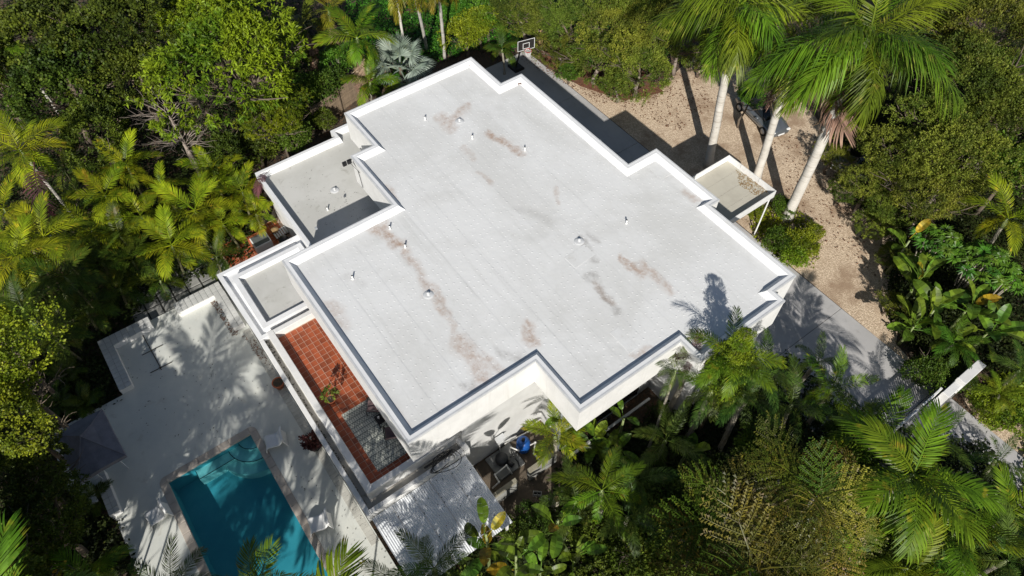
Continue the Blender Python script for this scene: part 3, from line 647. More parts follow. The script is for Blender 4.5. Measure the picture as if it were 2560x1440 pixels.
for k in range(64):      # row of pavers along the house wall
    a = -25.4+k*.225
    if a > -11.3: break
    wpart('edge_paver', MB().bbox(a,a+.215,.42,.80,DZ-.02,DZ+.02,.006), M['edgep'], deck)
# pool
pool = empty('swimming_pool', ((PX0+PX1)/2,(PY0+PY1)/2,0), 'rectangular teal swimming pool with stone coping and corner steps', 'pool')
def plaster():
    m, n, l, p = new_mat('teal_pool_plaster')
    co = n.new('ShaderNodeTexCoord').outputs['Object']
    col = mix_col(n, l, ramp(n, l, noise(n, l, co, 0.6, 4), .35, .65), (0.14,0.42,0.45), (0.10,0.36,0.40))
    v = n.new('ShaderNodeTexVoronoi'); v.feature = 'DISTANCE_TO_EDGE'; v.inputs['Scale'].default_value = 5.0
    l.new(co, v.inputs['Vector'])
    l.new(col, p.inputs['Base Color']); p.inputs['Roughness'].default_value = .7
    return m
M['plaster'] = plaster()
pm = MB(); zb = -1.5
for (p0,p1) in (((PX0,PY0),(PX1,PY0)),((PX1,PY0),(PX1,PY1)),((PX1,PY1),(PX0,PY1)),((PX0,PY1),(PX0,PY0))):
    pm.add([(p0[0],p0[1],zb),(p1[0],p1[1],zb),(p1[0],p1[1],DZ-.005),(p0[0],p0[1],DZ-.005)], [(3,2,1,0)])
pm.add([(PX0,PY0,-1.1),(PX1,PY0,zb),(PX1,PY1,zb),(PX0,PY1,-1.1)], [(0,1,2,3)])
wpart('basin', pm, M['plaster'], pool)
M['step'] = surf('pale_step_plaster', (0.55,0.72,0.66), (0.46,0.66,0.60), 2, .7)
def quarter(r, z0, z1):
    pts = [(PX0,PY1)]+[(PX0+r*math.cos(a), PY1-r*math.sin(a)) for a in [math.pi/2*k/14 for k in range(15)]]
    return MB().prism(pts[::-1], z0, z1)
for r, z in ((.72,-.18),(1.30,-.38),(1.85,-.6)): wpart('step', quarter(r, -1.3, z), M['step'], pool)
wpart('bench_ledge', MB().box(PX0+.001,PX0+.50,PY1-3.0,PY1-1.0,-1.3,-.385), M['step'], pool)
edge = MB()
for r, z in ((.72,-.178),(1.30,-.378)):
    pts = [(PX0+r*math.cos(a), PY1-r*math.sin(a), z) for a in [math.pi/2*k/14 for k in range(15)]]
    edge.tube(pts, .018, 5)
edge.tube([(PX0+.5,PY1-1.2,-.383),(PX0+.5,PY1-3.0,-.383),(PX0,PY1-3.0,-.383)], .018, 5)
wpart('step_edge_line', edge, M['black'], pool)
# coping stones
def coping(a,b,c,d): wpart('coping_stone', MB().bbox(a,b,c,d,DZ-.12,DZ+.03,.015), M['coping'], pool)
nx = 18; sx_ = (PX1-PX0)/nx
for k in range(nx):
    a = PX0+k*sx_
    coping(a+.004,a+sx_-.004,PY0-cw,PY0+.03); coping(a+.004,a+sx_-.004,PY1-.03,PY1+cw)
ny = 8; sy_ = (PY1-PY0)/ny
for k in range(ny):
    a = PY0+k*sy_
    coping(PX0-cw,PX0+.03,a+.004,a+sy_-.004); coping(PX1-.03,PX1+cw,a+.004,a+sy_-.004)
for (cx,cy,a0) in ((PX0,PY0,math.pi),(PX0,PY1,math.pi/2),(PX1,PY1,0),(PX1,PY0,1.5*math.pi)):
    pts = [(cx,cy)]+[(cx+cw*math.cos(a0+math.pi/2*k/8), cy+cw*math.sin(a0+math.pi/2*k/8)) for k in range(9)]
    wpart('coping_stone', MB().prism(pts, DZ-.12, DZ+.028), M['coping'], pool)
    sq = [(cx,cy),(cx+cw*(1 if math.cos(a0+.7)>0 else -1),cy),(cx+cw*(1 if math.cos(a0+.7)>0 else -1),cy+cw*(1 if math.sin(a0+.7)>0 else -1)),(cx,cy+cw*(1 if math.sin(a0+.7)>0 else -1))]
    if (sq[1][0]-cx)*(sq[3][1]-cy) < 0: sq = sq[::-1]
    wpart('deck_corner', MB().prism(sq, -.1, DZ-.002), M['deck'], pool)
def water_mat():
    m, n, l, p = new_mat('pool_water')
    n.remove(p); co = n.new('ShaderNodeTexCoord').outputs['Object']
    tr = n.new('ShaderNodeBsdfTransparent'); tr.inputs[0].default_value = (0.48,0.80,0.87,1)
    gl = n.new('ShaderNodeBsdfGlossy'); gl.inputs['Roughness'].default_value = .04
    fr = n.new('ShaderNodeLayerWeight'); fr.inputs[0].default_value = .5; mx = n.new('ShaderNodeMixShader')
    b = n.new('ShaderNodeBump'); b.inputs['Strength'].default_value = .5; b.inputs['Distance'].default_value = .04
    l.new(noise(n,l,co,3.5,4,.6,.5), b.inputs['Height']); l.new(b.outputs[0], gl.inputs['Normal']); l.new(b.outputs[0], fr.inputs['Normal'])
    l.new(math_(n,l,'MULTIPLY_ADD',math_(n,l,'POWER',fr.outputs['Facing'],5.0),.8,.025), mx.inputs[0]); l.new(tr.outputs[0], mx.inputs[1]); l.new(gl.outputs[0], mx.inputs[2]); l.new(mx.outputs[0], n['Material Output'].inputs['Surface'])
    return m
wpart('water', MB().add([(PX0,PY0,-.03),(PX1,PY0,-.03),(PX1,PY1,-.03),(PX0,PY1,-.03)], [(0,1,2,3)]), water_mat(), pool)
e = empty('skimmer_ring', (-11.4,-1.12,DZ), 'small paved ring set in the deck beside the lower pool edge', 'paving')
for k in range(11):
    a0 = math.pi*(k/10)-.1; pts = [(.26*math.cos(a0),.26*math.sin(a0)),(.42*math.cos(a0),.42*math.sin(a0)),(.42*math.cos(a0+.27),.42*math.sin(a0+.27)),(.26*math.cos(a0+.27),.26*math.sin(a0+.27))]
    link('ring_stone', MB().prism(pts, -.05, .02).mesh('ring_stone'), M['coping'], e)

# tiled low benches
def bench(name, rects, h, lab):
    x = min(r[0] for r in rects); y = min(r[2] for r in rects)
    e = empty(name, (x,y,DZ), lab, 'bench', 'tiled white benches round the pool deck')
    for k, (a,b,c,d) in enumerate(rects):
        wpart('bench_wall', MB().box(a+.02,b-.02,c+.02,d-.02,DZ-.2,DZ+h-.012*(k+1)), M['bench'], e)
        wpart('bench_front', MB().box(a+.012,b-.012,c+.012,d-.012,DZ-.2,DZ+h-.03-.002*k), M['white'], e)
        nx_ = max(1, round((b-a)/.30)); ny_ = max(1, round((d-c)/.30)); sx__ = (b-a)/nx_; sy__ = (d-c)/ny_
        t = MB().bbox(.011,sx__-.011,.011,sy__-.011,0,.03,.004).mesh('tile')
        for i in range(nx_):
            for j in range(ny_): link('tile', t, M['bench_tile'], e, (a+i*sx__-x, c+j*sy__-y, h-.02-.0008*k))
bench('tiled_bench', [(-29.1,-28.35,-6.1,-3.35),(-28.35,-25.45,-6.1,-5.45)], .38, 'L-shaped white tiled bench at the far left corner of the deck')
bench('tiled_bench', [(-29.1,-28.3,-1.95,.70),(-28.3,-25.6,.10,.72)], .38, 'L-shaped white tiled bench against the house wall')
bench('tiled_bench', [(-21.75,-19.35,-8.56,-8.06)], .38, 'straight white tiled bench beside the grey canopy')
# rusty frame marks and a dark cross of pipes lying on the deck
e = empty('pipe_frame', at(400,895,DZ), 'thin dark pipe with two crossbars lying on the deck by the bench', 'pipe')
o0 = at(400,895,DZ)
for a,b in (((355,835),(402,920)),((355,888),(407,862)),((376,932),(430,905)),((398,918),(404,924))):
    p0 = at(*a,DZ+.03)-o0; p1 = at(*b,DZ+.03)-o0
    link('pipe', MB().tube([p0,p1], .022, 6).mesh('pipe'), M['dark_leaf'], e)
# stepping pavers at the left of the benches
pav = empty('paver_path', (-31,-1.5,0), 'grey square pavers with dark joints beside the deck', kind='structure')
wpart('base', MB().box(-33.3,-29.16,-4.2,1.6,-.2,-.05), M['grout'], pav)
for i in range(5):
    for j in range(7):
        a, c = -33.2+i*.80, -4.1+j*.80
        if i > 3 and j < 0: continue
        wpart('paver', MB().bbox(a+.03+rnd.uniform(0,.02),a+.76,c+.03,c+.76-rnd.uniform(0,.02),-.1,-.005+rnd.uniform(-.01,.012),.02), M['oldconc'], pav)

# grey square canopy by the pool
gz = empty('grey_canopy', (-22,-7.75,DZ), 'square dark grey fabric canopy at the left edge of the deck', 'canopy')
gc = [Vector((-23.45,-8.9,2.42)),Vector((-23.45,-6.70,2.42)),Vector((-20.52,-6.56,2.42)),Vector((-20.45,-8.72,2.42))]; ap = Vector((-22.2,-7.78,3.0))
for k in range(4):
    a, b = gc[k], gc[(k+1)%4]; mid = (a+b)/2+Vector((0,0,.07))
    for p0, p1 in ((a,mid),(mid,b)):
        m1 = (p0+ap)/2+Vector((0,0,-.06)); m2 = (p1+ap)/2+Vector((0,0,-.06))
        wpart('canopy_panel', MB().add([p0,p1,m2,m1,ap], [(0,3,2,1),(3,4,2)]), M['canvas'], gz)
    d = Vector((0,0,-.22)); wpart('valance', MB().add([a,mid,b,b+d,mid+d,a+d], [(0,1,4,5),(1,2,3,4)]), M['canvas'], gz)
    wpart('rib', MB().tube([a+Vector((0,0,.012)),(a+ap)/2+Vector((0,0,-.045)),ap+Vector((0,0,.012))], .022, 6), plain('rib_cloth',(0.16,0.16,0.19),.8) if 'ribc' not in M else M['ribc'], gz)
    q = gc[k]+(ap-gc[k])*.5; wpart('post', MB().tube([(q.x,q.y,DZ-.02),(q.x,q.y,2.42)], .025, 8), M['trim'], gz)
wpart('finial', MB().lathe([(.09,0),(.07,.04),(.02,.09)], tuple(ap), 10), M['canvas'], gz)
e = empty('lounge_sofa', (-20.85,-9.05,DZ), 'low dark sofa with pale cushions in the canopy corner', 'sofa')
link('sofa_base', MB().bbox(-.5,.5,-.35,.35,0,.32,.03).mesh('sofa_base'), M['black'], e)
link('sofa_back', MB().bbox(-.5,.5,-.45,-.36,0,.62,.03).mesh('sofa_back'), M['black'], e)
for sx in (-.26,.26): link('cushion', MB().bbox(sx-.22,sx+.22,-.3,.3,.325,.42,.04).mesh('cushion'), M['wall_in'], e)

# white moulded pool chairs
def moulded_chair(x, y, rz, lab):
    e = empty('pool_chair', (x,y,DZ), lab, 'chair', 'white moulded chairs round the pool', rz)
    prof = [(-.42,0),(-.40,.18),(-.36,.34),(-.25,.385),(-.05,.34),(.14,.31),(.24,.34),(.30,.48),(.40,.74),(.47,.78)]
    n = len(prof); th = .05; mb = MB(); v = []
    for s in range(9):
        u = s/8*2-1; w = .36
        for i,(px_,pz_) in enumerate(prof):
            fl_ = 1+.14*abs((i/(n-1))-.45)**1.2*2
            v.append((px_+.05*u*u*(1 if i > 6 else -1 if i < 3 else 0), u*w*fl_, pz_+.045*u*u*(1 if i > 2 else .0)))
    V = [Vector(q) for q in v]; low = [q-Vector((0,0,th)) if 2 < (k%n) < 7 else q+Vector((-th if (k%n)<=2 else th,0,-.01)) if (k%n)>6 else q+Vector((th,0,0)) for k,q in enumerate(V)]
    N = len(V); f = []
    for s in range(8):
        for i in range(n-1):
            a = s*n+i; f.append((a,a+1,a+n+1,a+n)); f.append((N+a,N+a+n,N+a+n+1,N+a+1))
    for i in range(n-1): f.append((i,N+i,N+i+1,i+1)); a = 8*n+i; f.append((a,a+1,N+a+1,N+a))
    for s in range(8):
        a = s*n; f.append((a,a+n,N+a+n,N+a)); a = s*n+n-1; f.append((a,N+a,N+a+n,a+n))
    link('seat_shell', MB().add(V+low, f).mesh('seat_shell', True), M['whiteplastic'], e)
    bs = MB()
    bs.add([(.40,-.34,.74),(.40,.34,.74),(.56,.38,0),(.56,-.38,0),(.44,-.33,.70),(.44,.33,.70),(.60,.38,0),(.60,-.38,0)],[(0,1,2,3),(7,6,5,4),(0,4,5,1),(1,5,6,2),(2,6,7,3),(3,7,4,0)])
    link('rear_support', bs.mesh('rear_support'), M['whiteplastic'], e)
moulded_chair(-18.35,-.95, R_(75), 'white moulded chair at the upper right pool corner, in sun')
moulded_chair(-18.15,-6.85, R_(95), 'white moulded chair on the left side of the pool')
moulded_chair(-13.45,-1.05, R_(75), 'white moulded chair beside the lower right pool edge')

# pots on the deck
def pot(x, y, z, r, h, mat, lab, cat='plant pot', name='plant_pot'):
    e = empty(name, (x,y,z), lab, cat)
    link('pot', MB().lathe([(r*.68,0),(r*.95,h*.85),(r*1.06,h*.86),(r*1.06,h),(r*.9,h),(r*.86,h*.9),(r*.02,h*.88)], sides=18).mesh('pot', True), mat, e)
    link('soil', MB().lathe([(r*.88,h*.93),(r*.5,h*.95),(.01,h*.95)], sides=14).mesh('soil'), M['soil'], e)
    return e
pot(-21.1,.62,DZ,.3,.45, M['redpot'], 'large terracotta pot half hidden under the house edge')

# ================================================================== COURTYARD CORNER by the lower roof
cy = empty('courtyard_floor', (-29,3.5,0), 'terracotta tiled courtyard floor below the lower roof', kind='structure')
wpart('base', MB().box(-32.0,-27.3,1.6,5.6,-.1,.046), M['tgrout'], cy)
for i in range(15):
    for j in range(12): link('tile', tile, M['terra'], cy, (-31.8+i*.31+29, 1.85+j*.31-3.5, .022))
e = empty('planter_box', at(655,608,.5), 'grey planter box with terracotta rim in the courtyard corner', 'planter')
link('box', MB().bbox(-.45,.45,-.5,.5,-.5,.35,.03).mesh('box'), M['wall_in'], e); link('lid', MB().bbox(-.40,.40,-.45,.45,.352,.38,.01).mesh('lid'), plain('grey_lid',(.10,.11,.11),.7), e); link('rim', MB().bbox(-.7,-.452,-.6,.55,-.5,.30,.02).mesh('rim'), M['redpot'], e)
e = empty('kettle_grill', at(712,605,.6), 'black round kettle grill in the shaded courtyard', 'grill')
link('bowl', MB().lathe([(.05,-.1),(.2,-.05),(.28,.1),(.3,.2),(.26,.34),(.12,.42),(.02,.43)], sides=18).mesh('bowl', True), M['black'], e)
for k in range(3):
    a = k*2.1; link('leg', MB().tube([(.15*math.cos(a),.15*math.sin(a),0),(.28*math.cos(a),.28*math.sin(a),-.58)], .015, 5).mesh('leg'), M['trim'], e)
e = empty('wicker_stool', at(687,575,.4), 'round straw stool in the courtyard', 'stool')
link('seat', MB().lathe([(.2,-.05),(.24,0),(.23,.05),(.05,.06),(.01,.05)], sides=18).mesh('seat', True), M['tan_leaf'], e)
for k in range(4):
    a = k*math.pi/2; link('leg', MB().tube([(.15*math.cos(a),.15*math.sin(a),-.02),(.19*math.cos(a),.19*math.sin(a),-.38)], .018, 5).mesh('leg'), M['wood'], e)
e = empty('lounge_chair_folded', at(703,582,.3), 'grey slatted folding chair lying beside the stool', 'chair')
for k in range(6): link('slat', MB().bbox(-.3,.3,-.42+k*.14,-.32+k*.14,.0,.03,.005).mesh('slat'), M['frame'], e, (0,0,.02*k))
for s in (-.28,.28): link('rail', MB().box(s-.02,s+.02,-.45,.45,-.04,0).mesh('rail'), M['black'], e)
for s in (-.28,.28): link('leg', MB().tube([(s,-.4,-.02),(s,-.3,-.28)], .015, 5).mesh('leg'), M['black'], e)

# ================================================================== EQUIPMENT YARD
e = empty('blue_tank', (-11.0,8.75,0), 'blue cylindrical filter tank against the white wall', 'tank')
link('tank_body', MB().lathe([(.30,0),(.34,.05),(.34,.62),(.30,.78),(.18,.88),(.06,.90)], sides=24).mesh('tank_body', True), M['blue'], e)
link('valve', MB().lathe([(.07,.90),(.09,.92),(.09,1.02),(.03,1.05)], sides=12).mesh('valve', True), M['black'], e)
e = empty('pump_unit', (-11.05,7.5,0), 'dark round pump standing on a concrete pad', 'pump')
link('pad', MB().bbox(-.55,.75,-.6,.85,-.05,.08,.02).mesh('pad'), M['oldconc'], e)
link('pump_body', MB().lathe([(.28,.08),(.31,.14),(.31,.42),(.26,.48),(.02,.50)], sides=20).mesh('pump_body', True), plain('dark_pump',(.03,.032,.035),.5), e)
link('motor', MB().tube([(.25,.15,.28),(.6,.25,.28)], .12, 12).mesh('motor', True), M['black'], e)
link('hose', MB().tube([(.1,.4,.15),(.25,.7,.2),(.0,.85,.15),(-.15,.65,.22),(.2,.5,.3),(.5,.6,.12),(.75,.5,.1)], .03, 6).mesh('hose', True), M['rubber'], e)
e = empty('electric_box', (-11.66,7.75,1.0), 'grey electrical box on a pipe against the white wall', 'electrical box')
link('cabinet', MB().bbox(0.02,.2,-.16,.16,0,.5,.02).mesh('cabinet'), M['trim'], e); link('conduit', MB().tube([(.1,0,-1.0),(.1,0,0)], .03, 8).mesh('conduit'), M['pvc'], e); link('hood', MB().box(.02,.3,-.25,.25,.56,.58).mesh('hood'), M['trim'], e)
def pvc(pts, lab):
    o0 = Vector(pts[0]); o0.z = 0; e = empty('pvc_pipe', o0, lab, 'pipe', 'white plumbing pipes in the yard')
    for a,b in zip(pts[:-1],pts[1:]):
        link('pipe_run', MB().tube([Vector(a)-o0,Vector(b)-o0], .038, 8).mesh('pipe_run', True), M['pvc'], e)
    for q in pts[1:-1]: link('elbow', MB().lathe([(.02,-.05),(.052,-.045),(.052,.045),(.02,.05)], tuple(Vector(q)-o0), 10).mesh('elbow', True), M['pvc'], e)
pvc([(-10.2,6.35,.1),(-10.15,6.7,.45),(-10.55,6.75,.45),(-10.6,7.45,.45),(-10.2,7.5,.15)], 'white pipe bend beside the corrugated roof')
pvc([(-11.3,8.2,.3),(-10.9,8.4,.35),(-10.75,9.3,.35),(-10.35,8.9,.32),(-9.8,8.95,.3)], 'white pipe run below the blue tank')
pvc([(-11.5,8.0,.55),(-11.3,9.6,.55)], 'straight white pipe along the base of the white wall')
def blockwall(a,b,c,d,h,lab):
    e = empty('block_wall', ((a+b)/2,(c+d)/2,0), lab, 'wall', 'low concrete yard walls')
    L = d-c; n_ = max(1,round(L/.4)); s = L/n_
    for r_ in range(int(h/.2)):
        for k in range(n_): wpart('block', MB().bbox(a,b,c+k*s+.005,c+(k+1)*s-.005,r_*.2+.003-.05,r_*.2+.197-.05,.006), M['oldconc'], e)
    wpart('coping', MB().bbox(a-.015,b+.015,c-.01,d+.01,int(h/.2)*.2-.05,int(h/.2)*.2,.01), plain('mossy_coping',(.27,.25,.19),.9), e)
blockwall(-9.7,-9.48,8.0,9.6,1.0,'low concrete wall right of the yard opening'); blockwall(-9.7,-9.48,5.8,7.3,1.0,'low concrete wall left of the yard opening, by the corrugated roof')
def cinder(x,y,rz,lab):
    e = empty('cinder_block', (x,y,-.05), lab, 'concrete block', None, rz)
    b = MB(); t=.03
    for (a,b_,c,d) in ((-.2,.2,-.1,-.1+t),(-.2,.2,.1-t,.1),(-.2,-.2+t,-.1+t,.1-t),(.2-t,.2,-.1+t,.1-t),(-t/2,t/2,-.1+t,.1-t)): b.box(a,b_,c,d,0,.2)
    link('block_shell', b.mesh('block_shell'), surf('grey_block',(.42,.42,.40),(.33,.33,.31),4,.95), e)
    link('core_shadow', MB().box(-.17,.17,-.07,.07,.0,.02).mesh('core_shade'), M['soil'], e)  # dark slab stands in for the shade inside the hollow cores
cinder(-8.3,8.02,R_(30),'hollow concrete block lying flat, front one of the pair'); cinder(-8.75,7.9,R_(50),'hollow concrete block behind the front one')
e = empty('tree_stump', (-7.75,8.15,-.05), 'cut palm stump with pale sawn top', 'stump')
link('stump', MB().tube([(0,0,0),(.02,0,.6),(.03,.02,1.3)], [.2,.16,.15], 12).mesh('stump', True), M['palmtrunk'], e); link('sawn_top', MB().lathe([(.14,1.295),(.13,1.32),(.02,1.33)], (.03,.02,0), 12).mesh('sawn_top'), M['tan_leaf'], e)

# ================================================================== GATE, FENCE, HOOP, CARS
gt = empty('gate_wall', (-.4,28.4,0), 'white rendered wall stub at the driveway gate', 'wall')
wpart('wall_block', MB().bbox(-.64,-.18,28.06,29.85,-.05,1.5,.02), M['white'], gt)
wpart('wall_block', MB().bbox(-.62,-.24,26.95,28.055,-.05,1.25,.02), M['white'], gt)
g = empty('driveway_gate', (-.75,23.5,0), 'white sliding gate with vertical bars across the driveway', 'gate')
for z in (.12,.75,1.38): wpart('rail', MB().box(-.80,-.73,20.1,26.92,z,z+.09), M['alu'], g)
for k in range(46): wpart('bar', MB().box(-.785,-.745,20.2+k*.146,20.24+k*.146,.14,1.43), M['alu'], g)
for q in (20.1,23.5,26.82): wpart('post', MB().box(-.82,-.71,q,q+.1,.0,1.5), M['alu'], g)
wpart('motor_box', MB().bbox(-.66,-.3,26.5,26.9,.0,.6,.03), M['alu'], g)
wpart('track', MB().box(-.82,-.72,19.8,26.94,.0,.03), M['trim'], g)

fe = empty('wooden_fence', at(890,255,0), 'weathered wooden board fence at the top left of the house', 'fence')
A, B = at(790,322,0), at(990,178,0); L = (B-A).length; d = (B-A)/L; ang_ = math.atan2(d.y,d.x)
nb = int(L/.15); bm = MB().bbox(0,.138,-.012,.012,0,1.8,.004).mesh('board')
o0 = fe.location
for k in range(nb):
    p = A+d*(k*.15)-o0; link('board', bm, M['wood'], fe, (p.x,p.y,-.05+rnd.uniform(-.03,.03)), (rnd.uniform(-.02,.02),0,ang_))
for k in range(0,nb,16):
    p = A+d*(k*.15)-o0+Vector((d.y,-d.x,0))*.08; link('post', MB().box(-.05,.05,-.05,.05,-.1,1.95).mesh('post'), M['wood'], fe, p, (0,0,ang_))
for z in (.3,1.0,1.6):
    q = Vector((d.y,-d.x,0))*.04-o0; link('rail', MB().tube([A+q+Vector((0,0,z)),B+q+Vector((0,0,z))], .035, 4).mesh('rail'), M['wood'], fe)

# basketball hoop
hb = empty('basketball_hoop', at(1290,170,0), 'portable basketball hoop with dark backboard at the end of the driveway', 'basketball hoop')
face = Vector((.97,-.22,0)).normalized(); sd = Vector((-face.y,face.x,0)); BC = at(1315,112,3.3)-hb.location
wpart('base', MB().bbox(hb.location.x-.5,hb.location.x+.5,hb.location.y-.4,hb.location.y+.4,0,.2,.05), M['black'], hb)
link('pole', MB().tube([(0,0,.15),(BC.x*.45,BC.y*.45,2.1),BC-face*.5+Vector((0,0,-.2))], .05, 10).mesh('pole', True), M['black'], hb)
link('support_arm', MB().tube([BC-face*.5+Vector((0,0,-.25)),BC-face*.05], .035, 8).mesh('support_arm', True), M['black'], hb)
def panel(w0,w1,h0,h1,off,th): 
    v = []
    for o_ in (off,off+th):
        for a,b in ((w0,h0),(w1,h0),(w1,h1),(w0,h1)): v.append(BC+sd*a+Vector((0,0,b))+face*o_)
    return MB().add(v, [(0,3,2,1),(4,5,6,7),(0,1,5,4),(1,2,6,5),(2,3,7,6),(3,0,4,7)])
link('backboard', panel(-.64,.64,-.38,.42,0,.03).mesh('backboard'), plain('smoked_board',(.03,.028,.026),.15), hb)
fr = MB()
for a,b,c,d_ in ((-.64,.64,.385,.42),(-.64,.64,-.38,-.345),(-.64,-.605,-.34,.38),(.605,.64,-.34,.38),(-.25,.25,.13,.165),(-.25,.25,-.27,-.235),(-.25,-.215,-.23,.125),(.215,.25,-.23,.125)):
    q = panel(a,b,c,d_,.032,.004); fr.add(q.v, q.f)
link('board_lines', fr.mesh('board_lines'), M['whiteplastic'], hb)
rc = BC+face*.38+Vector((0,0,-.22)); pts = [rc+face*.23*math.cos(a)+sd*.23*math.sin(a) for a in [2*math.pi*k/20 for k in range(21)]]
link('rim', MB().tube(pts, .018, 6).mesh('rim', True), M['red'], hb)
nt = MB()
for k in range(12):
    a = 2*math.pi*k/12; b = a+.5
    nt.tube([rc+face*.23*math.cos(a)+sd*.23*math.sin(a), rc+face*.14*math.cos(b)+sd*.14*math.sin(b)+Vector((0,0,-.4))], .009, 4)
    b = a-.5; nt.tube([rc+face*.23*math.cos(a)+sd*.23*math.sin(a), rc+face*.14*math.cos(b)+sd*.14*math.sin(b)+Vector((0,0,-.4))], .009, 4)
link('net', nt.mesh('net'), M['whiteplastic'], hb)

def car(loc, rz, paint, lab):
    e = empty('parked_car', loc, lab, 'car', None, rz)
    st = [(-2.15,.55,.62,.30),(-2.05,.78,.74,.22),(-1.6,.86,.84,.18),(-.9,.89,.90,.18),(0,.90,.92,.18),(.9,.90,.90,.18),(1.5,.88,.80,.18),(2.0,.80,.68,.2),(2.18,.60,.56,.30)]
    def loft(stations, k=16, pw=3.2):
        v = []; f = []
        for (x,w,zt,zb_) in stations:
            for i in range(k):
                a = 2*math.pi*i/k; c, s = math.cos(a), math.sin(a)
                v.append((x, w*math.copysign(abs(c)**(2/pw),c), (zt+zb_)/2+(zt-zb_)/2*math.copysign(abs(s)**(2/pw),s)))
        for j in range(len(stations)-1):
            for i in range(k): f.append((j*k+i,j*k+(i+1)%k,(j+1)*k+(i+1)%k,(j+1)*k+i))
        f.append(tuple(range(k-1,-1,-1))); f.append(tuple(range((len(stations)-1)*k,len(stations)*k)))
        return MB().add(v,f)
    link('body', loft(st).mesh('body', True), paint, e)
    link('windows', loft([(-1.75,.60,.88,.7),(-1.35,.70,1.18,.7),(-.7,.72,1.36,.7),(.1,.72,1.36,.7),(.55,.70,1.2,.7),(1.05,.66,.88,.7)]).mesh('windows', True), M['glass'], e)
    link('roof', loft([(-1.2,.56,1.30,1.2),(-.7,.66,1.40,1.25),(.05,.66,1.395,1.25),(.35,.58,1.32,1.2)]).mesh('roof', True), paint if paint is not M['silver'] else M['black'], e)
    for x in (-1.35,1.35):
        for s in (-1,1):
            w = empty('wheel', (x,s*.80,.32)); w.parent = e
            link('tyre', MB().tube([(0,-.1,0),(0,.1,0)], .32, 18).mesh('tyre', True), M['rubber'], w); link('rim', MB().tube([(0,-.108,0),(0,.108,0)], .2, 14).mesh('rim', True), M['trim'], w)
    for s in (-1,1):
        link('headlight', MB().bbox(1.98,2.12,s*.6-.14,s*.6+.14,.52,.64,.02).mesh('headlight'), M['whiteplastic'], e); link('mirror', MB().bbox(.5,.62,s*.98-.08,s*.98+.08,.86,.98,.02).mesh('mirror'), paint, e)
    link('number_plate', MB().box(2.17,2.20,-.25,.25,.36,.47).mesh('number_plate'), M['whiteplastic'], e)
p = at(1925,285,.4); car((p.x-.3,p.y-.5,-.03), R_(-12), M['silver'], 'silver car with black roof parked under the royal palms')
p = at(2145,425,.6); car((p.x+.4,p.y+.4,-.03), R_(205), M['greycar'], 'dull grey car half hidden under the olive tree by the gravel')

# ================================================================== PLANTS
def frond_mesh(name, seed, droop, nl, llen, lw, lift, plum, petiole=.1, sag=.35, base_ang=72, tip_ang=24, rw=.012):
    """one feather palm leaf of unit length pointing along +X: a curved midrib tube and rows of folded leaflets"""
    r = random.Random(seed); N = 13; pts = []; x = z = 0.0; tw = r.uniform(-.12,.12); y = 0.0
    for i in range(N):
        t = i/(N-1); pts.append(Vector((x,y,z))); a = -droop*t**1.25
        x += math.cos(a)/(N-1); z += math.sin(a)/(N-1); y += tw*t/(N-1)
    mb = MB(); mb.tube(pts, [rw*(1-.8*i/(N-1)) for i in range(N)], 4)
    for k in range(nl):
        u = (k+.5)/nl; t = petiole+(1-petiole)*u
        for s in (-1,1):
            tt = min(.999, t+r.uniform(-.3,.3)/nl); i = min(N-2,int(tt*(N-1))); fr_ = tt*(N-1)-i
            p = pts[i].lerp(pts[i+1], fr_); T = (pts[i+1]-pts[i]).normalized(); S = Vector((0,s,0)); U = T.cross(Vector((0,1,0))).normalized()*-1
            if U.z < 0: U = -U
            ang = R_(base_ang+(tip_ang-base_ang)*u+r.uniform(-5,5)); L = llen*(math.sin(math.pi*(.16+.72*u))**.7)*r.uniform(.85,1.1)
            lf = lift+(r.uniform(-1,1)*plum)
            side = (S*math.cos(lf)+U*math.sin(lf)); d = (T*math.cos(ang)+side*math.sin(ang)).normalized()
            w = d.cross(U if abs(d.dot(U)) < .9 else S).normalized()*lw*(.7+.3*math.sin(math.pi*u))
            b = p; m = p+d*L*.45+Vector((0,0,-sag*L*.08)); m2 = p+d*L*.8+Vector((0,0,-sag*L*.35)); e = p+d*L*.98+Vector((0,0,-sag*L*.7))
            mb.add([b-w*.35,b+w*.35,m-w,m+w,m2-w*.7,m2+w*.7,e], [(0,1,3,2),(2,3,5,4),(4,5,6)])
    return mb.mesh(name)
SPEC = {  # droop, leaflets, length, width, lift, plumose
 'areca': dict(nl=32, llen=.34, lw=.0098, lift=.40, plum=.06, sag=.45, petiole=.16),
 'king': dict(nl=34, llen=.34, lw=.0120, lift=.25, plum=.08, sag=.6, petiole=.12),
 'royal': dict(nl=72, llen=.30, lw=.0066, lift=.15, plum=.75, sag=1.0, petiole=.10),
 'foxtail': dict(nl=60, llen=.20, lw=.0075, lift=.1, plum=1.5, sag=.7, petiole=.12),
 'feather': dict(nl=56, llen=.24, lw=.0058, lift=.25, plum=.35, sag=.55, petiole=.12),
}
DROOP = {'areca': (.6,.95,1.4), 'king': (.8,1.2,1.6), 'royal': (1.0,1.4,1.8), 'foxtail': (1.0,1.5,1.9), 'feather': (.8,1.2,1.7)}
FR = {}
def fronds(kind, mat):
    key = (kind, mat)
    if key not in FR:
        FR[key] = []
        for i, d in enumerate(DROOP[kind]):
            for j in range(2):
                m = frond_mesh('frond', hash((i,j))%1000+11*i+j, d, **SPEC[kind]); m.materials.append(M[mat]); FR[key].append(m)
    return FR[key]
